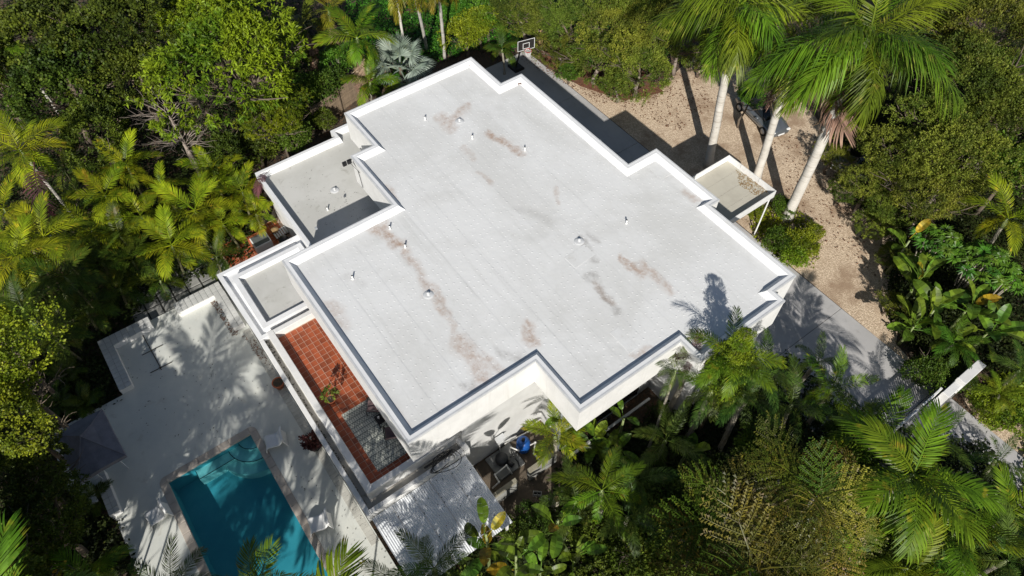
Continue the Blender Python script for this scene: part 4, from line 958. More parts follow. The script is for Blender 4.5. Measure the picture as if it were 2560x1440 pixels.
def trunk_mesh(pts, r0, r1, ringed=True, seed=0):
    r = random.Random(seed); n = 14; P_ = []; rad = []
    for i in range(n):
        t = i/(n-1); q = Vector(pts[0]).lerp(Vector(pts[1]), t); bend = math.sin(math.pi*t)*r.uniform(.02,.05)
        P_.append(q+Vector((bend,bend*.5,0))); rad.append((r0+(r1-r0)*t)*(1.35 if i == 0 else 1.0)*(1.04 if i % 2 and ringed else 1.0))
    return MB().tube(P_, rad, 10).mesh('trunk', True)
PALM_I = [0]
def palm(px, py, z, L, n, kind, lab, mat=None, base=None, world=None, trunk='palmtrunk', r0=None, group=None, elev=(78,-30), dead=0, stems=1, cat='palm tree', name='palm_tree', shaft=True, seed=None, az0=None):
    PALM_I[0] += 1; r = random.Random(PALM_I[0]*13 if seed is None else seed)
    hub = Vector(world) if world else at(px, py, z)
    if base: b = at(base[0], base[1], -.05)
    else: b = Vector((hub.x+r.uniform(-.35,.35), hub.y+r.uniform(-.35,.35), -.05))
    e = empty(name, b, lab, cat, group); h = hub-b; mat = mat or kind; r0 = r0 or .05+.016*z
    d = h.normalized(); sh = min(.9, .16*z) if shaft else 0
    link('trunk', trunk_mesh((Vector((0,0,0)), h-d*sh), r0, r0*.8, seed=PALM_I[0]), M[trunk], e)
    if shaft: link('crownshaft', MB().tube([h-d*sh, h-d*sh*.5, h], [r0*.95,r0*1.05,r0*.4], 10).mesh('crownshaft', True), M['shaft'], e)
    ms = fronds(kind, mat); a = r.uniform(0,6.28) if az0 is None else az0
    for k in range(n):
        t = (k+.5)/n; a += 2.39996+r.uniform(-.25,.25); el = elev[0]+(elev[1]-elev[0])*t**.85+r.uniform(-8,8)
        i = min(2, int(t*3*.999)); s = L*(.8+.25*math.sin(math.pi*min(1,t+.25)))*r.uniform(.88,1.08)
        o = link('frond', ms[2*i+r.randrange(2)], None, e, h-d*sh*.25*t, (r.uniform(-.25,.25), -R_(el), a), (s,s,s))
    for k in range(dead):
        dm_ = fronds('king', 'deadfrond'); a += 2.4; s = L*r.uniform(.7,1.0)
        link('dead_frond', dm_[4+r.randrange(2)], None, e, h-d*(sh+r.uniform(0,.5 if dead < 10 else 1.8)), (r.uniform(-.3,.3), R_(r.uniform(50,75)), a), (s,s,s))
    return e
# ---- broadleaf crowns
def crown_np(seed, rx, rz, nc, k, ll, lw, clump, droop=.3, shell=(.72,1.0), lobes=9):
    rs = np.random.RandomState(seed); L = rs.normal(size=(lobes,3)); L /= np.linalg.norm(L,axis=1)[:,None]; L[:,2] = np.abs(L[:,2])*.8
    amp = rs.uniform(.14,.38,lobes)
    d = rs.normal(size=(nc,3)); d /= np.linalg.norm(d,axis=1)[:,None]; d[:,2] = np.where(d[:,2] < -.35, -d[:,2], d[:,2])
    f = .70+(amp[None]*np.clip((d@L.T-.72)/.28,0,1)).sum(1)
    rad = f*rs.uniform(shell[0],shell[1],nc)**.8; c = d*rad[:,None]*np.array([rx,rx,rz])
    out = d*np.array([1,1,rx/rz]); out /= np.linalg.norm(out,axis=1)[:,None]
    C_ = np.repeat(c,k,0)+rs.normal(size=(nc*k,3))*clump*.5; O = np.repeat(out,k,0)
    ld = rs.normal(size=(nc*k,3))*.9+O*.8+np.array([0,0,.35]); ld /= np.linalg.norm(ld,axis=1)[:,None]
    ld[:,2] -= droop*rs.uniform(.3,1.4,nc*k); ld /= np.linalg.norm(ld,axis=1)[:,None]
    sv = np.cross(ld, rs.normal(size=(nc*k,3))+np.array([0,0,2.0])); sv /= np.linalg.norm(sv,axis=1)[:,None]
    s = rs.uniform(.7,1.25,(nc*k,1)); n_ = nc*k
    V = np.zeros((n_,4,3)); V[:,0] = C_; V[:,1] = C_+ld*ll*s*.5+sv*lw*s; V[:,2] = C_+ld*ll*s+np.array([0,0,-.12*ll]); V[:,3] = C_+ld*ll*s*.5-sv*lw*s
    return V.reshape(-1,3), np.arange(4*n_).reshape(n_,4)
STY = {  # base radius, rz ratio, clumps, leaves/clump, leaf len, half width, clump size, droop, material
 'mango': (4.6,.72,800,21,.29,.042,.14,.45,'mango'),
 'oak': (3.6,.72,480,25,.20,.066,.22,.1,'oak'),
 'olive': (3.4,.66,560,28,.17,.034,.20,.15,'olive'),
 'lime': (1.6,.70,300,14,.16,.040,.18,.15,'lime'),
 'green': (1.6,.70,300,14,.16,.045,.18,.15,'green'),
 'yellow': (2.3,.8,520,14,.17,.05,.22,.15,'lime'),
 'fish': (1.6,.70,300,14,.17,.045,.2,.3,'fishtail'),
 'darkgreen': (1.6,.70,320,14,.15,.045,.2,.2,'oak'),
}
CR = {}
def crown(style, v):
    key = (style, v)
    if key not in CR:
        R0, q, nc, k, ll, lw, cl, dr, mt = STY[style]
        m = np_mesh('crown', *crown_np(hash((style == 'oak', v))%97+v*31+len(style), R0, R0*q, nc, k, ll, lw, cl, dr)); m.materials.append(M[mt]); CR[key] = m
    return CR[key]
LIMB = []
def limb_meshes(k):
    out = []
    for s in range(4):
        r = random.Random(s); pts = [Vector((0,0,0))]; d = Vector((.75,0,.6)).normalized()
        for i in range(5): pts.append(pts[-1]+d*.24); d = (d+Vector((r.uniform(-.3,.3),r.uniform(-.35,.35),r.uniform(-.25,.3)))).normalized()
        mb = MB().tube(pts, [q*k for q in (.035,.03,.024,.018,.012,.006)], 6)
        for j in (1,2,3,4):
            for side in (-1,1):
                q = [pts[j]]; dd = (pts[j]-pts[j-1]).normalized()+Vector((r.uniform(-.4,.4),side*.7,.1)); dd.normalize()
                for i in range(4): q.append(q[-1]+dd*.13); dd = (dd+Vector((r.uniform(-.4,.4),r.uniform(-.4,.4),r.uniform(-.2,.3)))).normalized()
                mb.tube(q, [t*k for t in (.016,.012,.009,.006,.003)], 5)
        out.append(mb.mesh('limb', True))
    return out
def limbs():
    if not LIMB: LIMB.extend(limb_meshes(1.0))
    return LIMB
TI = [0]
def tree(px, py, z, rad, style, lab, group=None, world=None, bark='bark', cat='tree', name='broadleaf_tree', nl=6, zs=1.0):
    TI[0] += 1; r = random.Random(TI[0]*7+3); c = Vector(world) if world else at(px, py, z)
    b = Vector((c.x+r.uniform(-.3,.3), c.y+r.uniform(-.3,.3), -.06)); e = empty(name, b, lab, cat, group); h = c-b
    s = rad/STY[style][0]
    q = h*.72; tr = .045*rad+.03
    link('trunk', MB().tube([(0,0,0),q*.35+Vector((r.uniform(-.15,.15),r.uniform(-.15,.15),0)),q*.7,q], [tr*1.4,tr*1.05,tr*.9,tr*.7], 9).mesh('trunk', True), M[bark], e)
    for k in range(nl):
        ls = rad*r.uniform(.8,1.1); link('limb', limbs()[r.randrange(4)], M[bark], e, q*r.uniform(.75,1.0), (0,0,k*6.28/nl+r.uniform(-.3,.3)), (ls,ls,ls*r.uniform(.6,1.0)))
    link('crown', crown(style, r.randrange(3)), None, e, h, (0,0,r.uniform(0,6.28)), (s,s,s*zs*r.uniform(.9,1.1)))
    return e
def shrub(px, py, z, rad, style, lab, group=None, zs=1.0):
    return tree(px, py, z, rad, style, lab, group, cat='shrub', name='leafy_shrub', nl=3, zs=zs)
# ---- paddle leaf plants
def paddle_mesh(seed):
    r = random.Random(seed); mb = MB(); N = 13; pts = []; x = z = 0.0; dr = r.uniform(.5,1.1)
    for i in range(N):
        t = i/(N-1); pts.append(Vector((x,0,z))); a = -dr*max(0,t-.25)**1.2*1.5; x += math.cos(a)/(N-1); z += math.sin(a)/(N-1)
    mb.tube(pts, [.018*(1-.75*i/(N-1)) for i in range(N)], 5)
    st = 4
    for i in range(st, N-1):
        u0 = (i-st)/(N-1-st); u1 = (i+1-st)/(N-1-st)
        w0 = .155*math.sin(math.pi*(.06+.90*u0))**.55; w1 = .155*math.sin(math.pi*(.06+.90*u1))**.55 if i < N-2 else .012
        for s in (-1,1):
            gap = r.choice((0,0,0,.012,.03)); lf = .32+r.uniform(-.07,.07)
            a, b = pts[i], pts[i+1]; d = (b-a)
            row = []
            for (p, w, sh) in ((a+d*gap*2, w0, gap), (b, w1, 0)):
                for c_ in (0,.5,1.0): row.append(p+Vector((.03*c_,s*w*c_,w*c_*lf-.10*w*c_*c_)))
            mb.add(row, [(0,1,4,3),(1,2,5,4)] if s > 0 else [(3,4,1,0),(4,5,2,1)])
    return mb.mesh('paddle_leaf', True)
PAD = [paddle_mesh(s) for s in range(6)]
for m in PAD: m.materials.append(M['banana'])
PADY = []
for m in PAD[:2]:
    c_ = m.copy(); c_.materials.clear(); c_.materials.append(M['bananay']); PADY.append(c_)
BI = [0]
def banana(px, py, z, L, n, lab, group=None, spread=360, az=None, yellow=0, stem_z=None, elev=(80,5)):
    BI[0] += 1; r = random.Random(BI[0]*5+1); c = at(px, py, z); b = Vector((c.x,c.y,-.05)); e = empty('paddle_leaf_plant', b, lab, 'plant', group)
    link('stem', MB().tube([(0,0,0),(.02,.02,z*.5),(0,0,z)], [.09,.075,.05], 8).mesh('stem', True), M['shaft'], e)
    a = r.uniform(0,6.28)
    for k in range(n):
        t = (k+.5)/n
        if spread < 360: a = R_(az)+R_(spread)*(r.random()-.5)
        else: a += 2.4+r.uniform(-.4,.4)
        el = elev[0]+(elev[1]-elev[0])*t+r.uniform(-12,12); s = L*r.uniform(.75,1.15); msh = r.choice(PADY) if k < yellow else r.choice(PAD)
        link('leaf', msh, None, e, (r.uniform(-.1,.1),r.uniform(-.1,.1),z*r.uniform(.55,1.05)), (r.uniform(-.5,.5),-R_(el),a), (s,s,s))
    return e
# ---- rosette (umbrella) plants
def rosette_mesh(seed, n=15, L=.42, w=.055):
    r = random.Random(seed); mb = MB()
    for k in range(n):
        a = 2*math.pi*k/n+r.uniform(-.1,.1); d = Vector((math.cos(a),math.sin(a),0)); q = Vector((-d.y,d.x,0)); up = Vector((0,0,1)); l_ = L*r.uniform(.85,1.1)
        p = [d*.04, d*l_*.5+up*.05, d*l_-up*.06]
        mb.add([p[0],p[1]+q*w-up*.02,p[1]+up*.02,p[1]-q*w-up*.02,p[2]], [(0,1,2),(0,2,3),(1,4,2),(2,4,3)])
    return mb.mesh('rosette')
ROS = [rosette_mesh(s) for s in range(3)]
for m in ROS: m.materials.append(M['umbrella'])
def umbrella_plant(px, py, z, n, sp, lab, group=None):
    r = random.Random(n*3+int(px)); c = at(px,py,z); e = empty('umbrella_plant', (c.x,c.y,-.05), lab, 'plant', group)
    for k in range(n):
        a = k*2.4; q = Vector((sp*math.sqrt((k+.5)/n)*math.cos(a), sp*math.sqrt((k+.5)/n)*math.sin(a), z-.35*sp*(k/n)+r.uniform(-.15,.15)))
        if k % 3 == 0: link('stem', MB().tube([(q.x*.2,q.y*.2,0),(q.x*.5,q.y*.5,z*.5),q], [.05,.04,.025], 6).mesh('stem', True), M['palmtrunk'], e)
        s = r.uniform(1.1,1.5); link('leaf_rosette', ROS[k%3], None, e, q, (r.uniform(-.35,.35),r.uniform(-.35,.35),r.uniform(0,6)), (s,s,s))
# ---- fan palm
def fan_mesh(seed):
    r = random.Random(seed); mb = MB(); mb.tube([(0,0,0),(.25,0,.02),(.5,0,0)], [.022,.018,.012], 5); n = 34
    for k in range(n):
        a = -2.1+4.2*(k+.5)/n; d = Vector((math.cos(a),math.sin(a),.12*math.cos(2*a))); q = Vector((-d.y,d.x,0)); o = Vector((.5,0,0)); l_ = .5*r.uniform(.85,1.0)*(1-.12*abs(a)/2)
        w1 = .5*.55*4.2/n*.52; up = Vector((0,0,.012*(1 if k % 2 else -1)))
        mb.add([o, o+d*l_*.55+q*w1+up, o+d*l_*.55-q*w1-up, o+d*l_*.8+q*w1*.55-Vector((0,0,.03)), o+d*l_*.8-q*w1*.55-Vector((0,0,.03)), o+d*l_-Vector((0,0,.09))], [(0,1,2),(2,1,3,4),(4,3,5)])
    return mb.mesh('fan_leaf')
# ---- fishtail frond: midrib, side ribs, wedge leaflets in rows
def fishtail_mesh(seed):
    r = random.Random(seed); mb = MB(); mb.tube([(0,0,0),(.35,0,.09),(.7,0,.02),(1,0,-.25)], [.018,.014,.010,.004], 5)
    for k in range(7):
        u = .14+.83*k/6; p = Vector((u,0,.42*u-.67*u*u))
        for s in (-1,1):
            a = R_(68-35*u); d = Vector((math.cos(a),s*math.sin(a),.12-.5*u)); L = .52*math.sin(math.pi*(.22+.68*u)); mb.tube([p,p+d*L*.6,p+d*L-Vector((0,0,.06))], [.008,.005,.002], 4)
            m_ = max(4,int(L*30))
            for j in range(m_):
                v = (j+.8)/m_; q = p+d*L*v-Vector((0,0,.06*v*v))
                for t in (-1,1):
                    e_ = (d*.5+Vector((-d.y,d.x,0))*t*.85+Vector((0,0,r.uniform(-.35,.2)))).normalized(); sv = e_.cross(Vector((0,0,1))).normalized(); l_ = .052*r.uniform(.7,1.4)
                    mb.add([q,q+e_*l_+sv*.017,q+e_*l_*.85,q+e_*l_*1.05-sv*.017], [(0,1,2),(0,2,3)])
    return mb.mesh('fishtail_frond')
FISH = [fishtail_mesh(s) for s in range(4)]
for m in FISH: m.materials.append(M['fishtail'])
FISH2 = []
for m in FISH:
    c_ = m.copy(); c_.materials.clear(); c_.materials.append(M['areca_shade_dk']); FISH2.append(c_)
def fishtail(px, py, z, L, n, lab, group=None):
    r = random.Random(int(px+py)); c = at(px,py,z); e = empty('fishtail_palm', (c.x,c.y,-.05), lab, 'palm tree', group)
    link('trunk', trunk_mesh((Vector((0,0,0)),Vector((0,0,z))), .12, .07), M['palmtrunk'], e); a = r.uniform(0,6)
    for k in range(n):
        a += 2.4; t = (k+.5)/n; s = L*r.uniform(.8,1.1)
        link('frond', (FISH2 if (k*7+int(px)) % 3 == 0 else FISH)[k%4], None, e, (0,0,z-.9*t), (r.uniform(-.4,.4),-R_(62-60*t+r.uniform(-12,12)),a), (s,s,s))
# ---- ground cover
def cover(name, polys, mat, lab, dens, ll, lw, hmax, seed, cat='ground cover'):
    """low leafy growth over the ground: clumps of small leaves"""
    rs = np.random.RandomState(seed); cs = []
    for poly in polys:
        pts = pix_pts(poly, 0.0, max(4,int(dens)), seed+len(cs)); cs += [tuple(p) for p in pts]
    c = np.array(cs); n = len(c); k = 12; hh = rs.uniform(.05,1,(n,1))**1.5*hmax
    C_ = np.repeat(c,k,0)+rs.normal(size=(n*k,3))*np.array([.22,.22,.0]); C_[:,2] = np.abs(rs.uniform(.1,1,n*k)*np.repeat(hh[:,0],k))
    d = rs.normal(size=(n*k,3)); d[:,2] = np.abs(d[:,2])*.7; d /= np.linalg.norm(d,axis=1)[:,None]
    sv = np.cross(d, np.array([0,0,1.0])+rs.normal(size=(n*k,3))*.3); sv /= np.linalg.norm(sv,axis=1)[:,None]; s = rs.uniform(.6,1.3,(n*k,1)); N = n*k
    V = np.zeros((N,4,3)); V[:,0] = C_; V[:,1] = C_+d*ll*s*.5+sv*lw*s; V[:,2] = C_+d*ll*s-np.array([0,0,ll*.25]); V[:,3] = C_+d*ll*s*.5-sv*lw*s
    return tag(link(name, np_mesh(name, V.reshape(-1,3), np.arange(4*N).reshape(N,4)), mat), lab, cat, kind='stuff')

# ================================================================== PLANTING
G_AR = 'areca palms crowding the left side'; G_TL = 'dark broadleaf trees at the top left'
# --- broadleaf trees, top left
tree(110,95,5.0,3.7,'oak','dark green tree filling the top left corner', G_TL)
tree(300,80,5.6,3.7,'oak','dark green tree left of the bright mango tree', G_TL)
tree(330,200,4.0,2.9,'oak','dark green tree above the bare pinkish branches', G_TL)
tree(150,220,4.6,3.4,'oak','dark green tree above the palm with the reddish frond', G_TL)
tree(245,325,3.8,2.6,'oak','lower dark green tree just left of the bare branches', G_TL)
tree(-30,190,4.5,2.8,'oak','dark tree at the left edge behind a single frond', G_TL)
tree(430,20,5.0,3.0,'oak','dark green tree at the top edge beside the mango tree', G_TL)
tree(585,165,6.2,4.9,'mango','large bright green mango tree with clustered drooping leaves', zs=1.05)
tree(520,60,5.6,3.4,'mango','bright green mango tree behind the large one at the top edge')
tree(690,290,3.6,2.2,'mango','small mango tree on the side facing the house')
shrub(560,390,2.2,1.8,'oak','dark shrub below the mango tree')
shrub(740,345,1.5,1.3,'darkgreen','fern-like dark shrub against the lower roof wall')
shrub(650,370,1.5,1.5,'darkgreen','dark shrub between mango tree and lower roof')
# bare branched tree
def bare_tree(px, py, z, rad, lab):
    c = at(px,py,z); e = empty('bare_tree', (c.x,c.y,-.05), lab, 'tree'); r = random.Random(5)
    link('trunk', MB().tube([(0,0,0),(.1,.1,z*.5),(0,0,z*.8)], [.14,.11,.09], 8).mesh('trunk', True), M['greybark'], e)
    for k in range(9):
        s = rad*r.uniform(.8,1.2); link('branch', limbs()[k%4], None, e, (0,0,z*.8+.1*k-.4), (0,0,k*.7+r.uniform(-.3,.3)), (s,s,s*.45))
    for k in range(14):
        a = r.uniform(0,6.28); st_ = Vector((math.cos(a)*rad*.3,math.sin(a)*rad*.3,z*.85)); pts = [st_]; d = Vector((math.cos(a),math.sin(a),.2))
        for i in range(6): pts.append(pts[-1]+d*rad*.16); d = (d+Vector((r.uniform(-.5,.5),r.uniform(-.5,.5),r.uniform(-.2,.2)))).normalized()
        link('twig', MB().tube(pts, [.03,.026,.02,.015,.01,.007,.004], 5).mesh('twig', True), M['greybark'], e)
bl = limb_meshes(.45)
for m in bl: m.materials.append(M['greybark'])
LIMB_SAVE = LIMB[:]; LIMB[:] = bl
bare_tree(405,255,5.6,2.1,'leafless tree with tangled pinkish-grey branches'); bare_tree(445,330,4.4,1.8,'second leafless tree with pale forked branches below the first')
LIMB[:] = LIMB_SAVE
# --- areca and king palms, left
AL = [ (48,372,6.1,2.42,17,'areca','tall palm with pale trunk and a reddish dead frond'),
 (315,410,3.6,1.83,14,'areca','palm at the foot of the bare branches'),
 (262,488,3.6,1.83,14,'areca','small palm left of centre of the palm thicket, below the bare branches'),
 (532,425,2.7,1.76,14,'areca','palm just below the mango tree'),
 (487,525,2.8,2.25,16,'areca','bright yellow-green palm nearest the middle of the thicket'),
 (605,478,2.4,1.76,15,'areca','palm touching the corner of the lower roof'),
 (428,612,2.8,2.09,16,'areca','broad yellow-green palm hanging over the stepping pavers'),
 (556,560,2.0,1.67,13,'areca','drooping palm between the courtyard and the bright palms'),
 (228,575,2.8,1.92,15,'areca','palm left of the bright palms, with a pale inner frond'),
 (352,540,2.4,1.67,13,'areca','narrow palm between the two brightest palms'),
 (108,590,4.2,2.09,16,'areca','wide palm near the left edge with long arching fronds'),
 (40,640,4.4,2.17,16,'areca','palm at the left edge above the lime tree'),
 (160,690,3.6,2.00,15,'areca_shade_dk','half shaded palm below the wide left palm'),
 (255,655,2.2,1.76,14,'areca_shade_dk','half shaded palm left of the stepping pavers'),
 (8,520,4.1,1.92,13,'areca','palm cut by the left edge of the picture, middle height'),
 (55,770,3.4,1.83,14,'areca_shade_dk','shaded palm above the lime tree'),
 (215,775,2.0,1.76,14,'areca_shade_dk','shaded palm beside the deck bench'),
 (135,850,2.5,1.67,14,'areca_shade_dk','shaded low palm between lime tree and bench'),
 (300,720,1.7,1.50,13,'areca_shade_dk','dark palm at the edge of the pavers'),
 (18,110,5.7,1.83,13,'king','single palm in front of the dark trees at the top left'),
 (405,470,2.4,1.58,12,'areca','small palm beneath the pale forked branches'),
 (640,535,1.7,1.34,12,'areca','small palm leaning over the courtyard wall')]
for (x,y,z,L,n,mt,lab) in AL: palm(x,y,z,L,n,'areca' if mt != 'king' else 'king',lab,mat=mt,group=G_AR,elev=(62,-34),trunk='arecastem' if y > 380 else 'royaltrunk',r0=.075 if y > 380 else .1)
e = [o for o in bpy.data.objects if o.get('label','').startswith('tall palm with pale trunk')][0]
pf = frond_mesh('reddish_frond', 77, 1.0, **SPEC['areca']); pf.materials.append(M['purplefrond'])
link('reddish_frond', pf, None, e, at(85,405,6.0)-e.location, (0,R_(25),R_(-55+53.7-25)), (2.9,2.9,2.9))
fs = MB(); r_ = random.Random(2)
for k in range(60):
    a = r_.uniform(0,6.28); fs.tube([(0,0,0),(.2*math.cos(a),.2*math.sin(a),-.1),(.42*math.cos(a)*r_.uniform(.6,1),.42*math.sin(a)*r_.uniform(.6,1),-.5*r_.uniform(.5,1))], .012, 4)
link('flower_stalk', fs.mesh('flower_stalk'), M['tan_leaf'], e, at(92,432,5.2)-e.location)
# dead frond lying on the lower roof corner
o = link('fallen_frond', fronds('king','purplefrond')[2], None, None, at(668,430,3.95), (0,R_(8),R_(-70)), (1.5,1.5,1.5)); tag(o, 'dark dead frond lying over the corner of the lower roof', 'palm frond')
for (x,y,z,L,n,lab) in [(300,590,2.6,1.8,11,'low shaded palm under the two brightest palms'),(190,520,2.6,1.8,10,'low palm under the small palm by the bare branches'),(400,700,1.6,1.5,10,'low shaded palm beside the stepping pavers'),(330,650,2.2,1.8,11,'low shaded palm left of the pavers'),(90,720,2.8,1.9,11,'low shaded palm under the left edge palms'),(540,640,1.8,1.5,10,'low palm between pavers and courtyard'),(160,420,2.8,1.8,10,'low shaded palm right of the tall pale trunk'),(20,860,2.4,1.9,10,'low shaded palm at the left edge above the lime tree')]:
    palm(x,y,z,L,n,'areca',lab,mat='areca_shade_dk',group=G_AR,elev=(64,-25),trunk='arecastem',r0=.06)
# --- lime tree lower left
tree(12,930,6.2,2.0,'yellow','yellow-green tree at the left edge beside the shaded palms')
tree(8,1045,6.0,1.8,'yellow','yellow-green tree at the left edge beside the grey canopy')
tree(-10,830,6.0,1.5,'yellow','small yellow-green crown at the left edge, topmost of three')
tree(40,1190,4.0,2.2,'oak','shaded tree at the left edge below the canopy'); tree(100,1330,3.6,2.2,'oak','shaded dark tree near the bottom left corner')
# --- top middle
palm(892,92,5.6,2.4,13,'king','green palm with a skirt of brown dead fronds by the fence',dead=24,trunk='bark')
palm(925,205,3.0,1.9,9,'king','small palm in front of the wooden fence')
palm(820,20,5.0,2.3,10,'areca','yellowing palm at the top edge above the fence',mat='foxtail',dead=8)
palm(955,240,2.2,1.5,7,'king','low palm pressed against the house wall by the fence')
SF = [fan_mesh(s) for s in range(3)]
for m in SF: m.materials.append(M['silverfan'])
c = at(1000,165,3.0); e = empty('silver_fan_palm', (c.x,c.y,-.05), 'silvery blue fan palm at the top left corner of the roof', 'palm tree'); link('trunk', trunk_mesh((Vector((0,0,0)),Vector((0,0,3.0))), .16, .13), M['bark'], e)
r_ = random.Random(4)
for k in range(15):
    a = k*2.4; t = (k+.5)/15; s = 2.5*r_.uniform(.85,1.1); link('fan_leaf', SF[k%3], None, e, (0,0,3.0-.3*t), (r_.uniform(-.3,.3),-R_(75-95*t),a), (s,s,s))
palm(1030,-40,8.6,2.4,11,'foxtail','foxtail palm with thin pale trunk and drooping golden fronds, left one of two',base=(1068,128),trunk='royaltrunk',r0=.12,elev=(50,-60))
palm(1092,-60,9.0,2.4,12,'foxtail','foxtail palm with thin pale trunk and drooping golden fronds, right one of two',base=(1112,150),trunk='royaltrunk',r0=.12,elev=(50,-60))
palm(985,-50,8.0,2.0,8,'foxtail','foxtail palm at the top edge left of the pale trunks',elev=(40,-60),trunk='royaltrunk',r0=.1)
palm(1255,120,2.2,1.6,9,'king','low dark palm beside the basketball hoop',mat='areca_shade_dk')
shrub(1165,85,2.0,1.7,'lime','bright green bush above the top roof corner'); shrub(1195,55,2.4,1.6,'lime','bright green bush behind the one at the roof corner'); shrub(1140,30,2.4,1.5,'green','green bush at the top edge beside the foxtail palms')
shrub(1225,30,2.4,1.7,'green','green bush at the top edge left of the hoop'); shrub(730,130,1.6,1.8,'darkgreen','dark bush in the shade between mango tree and fence'); shrub(760,230,1.2,1.2,'green','green bush in front of the left fence end')
palm(760,60,4.2,1.9,7,'king','shaded palm with hanging dry leaves beside the mango tree',mat='areca_shade_dk',dead=10,trunk='bark')
G_OT = 'olive coloured trees along the upper edge'
for (x,y,z,rd,lab) in [(1300,25,3.0,2.6,'olive tree at the top edge above the basketball hoop'),(1420,55,3.2,2.6,'olive tree behind the leaning pole near the hoop'),(1545,85,3.4,2.9,'olive tree above the reddish mulch'),(1650,45,4.0,2.8,'olive tree at the top edge left of the royal palms'),
   (1490,5,4.0,2.6,'olive tree at the top edge above the mulch'),(1500,150,2.0,2.6,'low olive tree spreading over the gravel edge'),(1600,170,2.2,2.7,'low olive tree nearest the gravel, left of the palm trunks'),(1700,100,3.0,2.2,'olive tree behind the left royal palm'),(1400,130,1.6,1.9,'low olive tree between the pole and the driveway end'),(1350,60,2.2,2.0,'olive tree just behind the backboard'),(1540,215,1.3,1.5,'lowest olive bush reaching onto the gravel'),(1590,10,4.2,2.8,'olive tree at the top edge left of the left royal crown')]:
    tree(x,y,z,rd,'olive',lab,G_OT,bark='greybark')
shrub(1425,180,1.0,1.0,'green','green bush at the driveway end opposite the hoop'); shrub(1385,90,1.2,1.0,'green','green bush beside the leaning pole')
e = empty('leaning_pole', at(1347,145,0), 'pale wooden pole standing behind the basketball hoop', 'pole'); link('pole', MB().tube([(0,0,-.05),(.05,.05,1.2),(-.02,.1,2.3)], [.07,.06,.05], 8).mesh('pole', True), M['tan_leaf'], e); link('board', MB().bbox(-.05,.35,-.03,.03,1.2,1.9,.01).mesh('board'), M['tan_leaf'], e)
# --- royal palms, top right
palm(1845,15,11.2,4.5,22,'royal','royal palm with tall white trunk, leftmost of the three',base=(1770,415),trunk='royaltrunk',r0=.27,elev=(62,-42),dead=2)
palm(1990,115,9.5,3.7,18,'royal','royal palm with brown-stained trunk, middle of the three',base=(1890,448),trunk='royaltrunk',r0=.26,elev=(60,-45),dead=3)
palm(2170,95,12.4,4.6,24,'royal','royal palm with the largest crown, rightmost of the three',base=(1965,548),trunk='royaltrunk',r0=.31,elev=(64,-52),dead=7)
palm(2060,-60,9.5,3.6,16,'royal','royal palm at the top edge behind the large crown',elev=(60,-35),trunk='royaltrunk')
# --- right side trees
G_RT = 'olive coloured trees on the right'
for (x,y,z,rd,lab) in [(2460,70,5.0,3.8,'olive tree filling the top right corner'),(2420,225,4.8,3.6,'olive tree right of the large royal crown'),(2530,300,4.6,3.2,'olive tree at the right edge below the top corner'),(2270,400,3.6,2.6,'olive tree below the large royal crown'),(2400,400,4.2,3.0,'olive tree left of the pale green edge tree'),
   (2330,490,3.2,2.3,'olive tree just above the rosette plants'),(2180,455,2.4,1.8,'olive tree hanging over the dull grey car'),(2225,520,2.0,1.6,'low olive tree casting shade on the gravel'),(2340,300,4.0,2.6,'olive tree half behind the large royal crown'),(2300,20,5.0,3.0,'olive tree at the top edge behind the royal crown'),(2390,130,4.2,2.8,'olive tree between the royal crown and the top right corner'),(2480,190,4.4,2.6,'olive tree just below the top right corner tree'),(2380,-20,4.6,2.8,'olive tree at the top edge left of the corner tree'),(2280,130,3.4,2.4,'olive tree under the right side of the royal crown')]:
    tree(x,y,z,rd,'olive',lab,G_RT,bark='greybark')
for (x,y,z,rd,lab) in [(2110,-30,3.0,2.6,'olive tree at the top edge between the royal crowns'),(1960,10,2.4,2.2,'olive tree behind the middle royal palm'),(1830,90,1.6,1.5,'low olive tree behind the white royal trunk'),(2030,180,1.8,1.6,'low olive tree behind the silver car'),(2210,180,2.6,2.2,'olive tree under the largest royal crown'),(2140,330,1.8,1.5,'low olive tree between the royal trunk and the grey car')]: tree(x,y,z,rd,'olive',lab,G_RT,bark='greybark')
tree(2540,420,4.0,2.0,'green','brighter green tree at the right edge'); tree(2535,250,4.2,1.6,'green','bright green crown at the right edge, upper one')
shrub(1880,240,2.6,1.0,'green','leafy shoot hanging in front of the white royal trunk')
for (x,y,z,rd,lab) in [(2085,395,1.2,1.2,'olive bush at the gravel edge below the largest royal crown'),(2115,480,1.1,1.2,'olive bush at the gravel edge beside the dull grey car'),(2190,560,1.2,1.3,'olive bush at the gravel edge above the paddle-leaf plants'),(2230,640,1.0,1.0,'olive bush at the gravel edge left of the paddle-leaf plants'),(2235,760,.9,.9,'low olive bush between gravel and paddle-leaf clump'),(1740,150,1.4,1.3,'olive bush behind the white royal trunk on the left')]: shrub(x,y,z,rd,'olive',lab)
shrub(800,215,1.6,1.5,'darkgreen','dark bush behind the wooden fence'); shrub(845,150,1.8,1.5,'green','green bush below the palm with dead fronds'); shrub(800,300,.8,1.0,'darkgreen','dark bush at the left end of the fence')
# planting round the post
shrub(1945,600,.65,.95,'green','clipped round dark green shrub at the palm foot'); shrub(2000,605,.7,1.1,'lime','yellow-green bush right of the clipped shrub'); shrub(1985,640,.55,.9,'lime','yellow-green bush nearest the driveway, below the clipped shrub'); shrub(1890,535,.6,.6,'lime','small lime bush under the canopy edge'); shrub(1960,520,.7,.8,'green','green bush between canopy post and royal trunk'); shrub(2030,580,.5,.7,'lime','small lime bush on the gravel side')
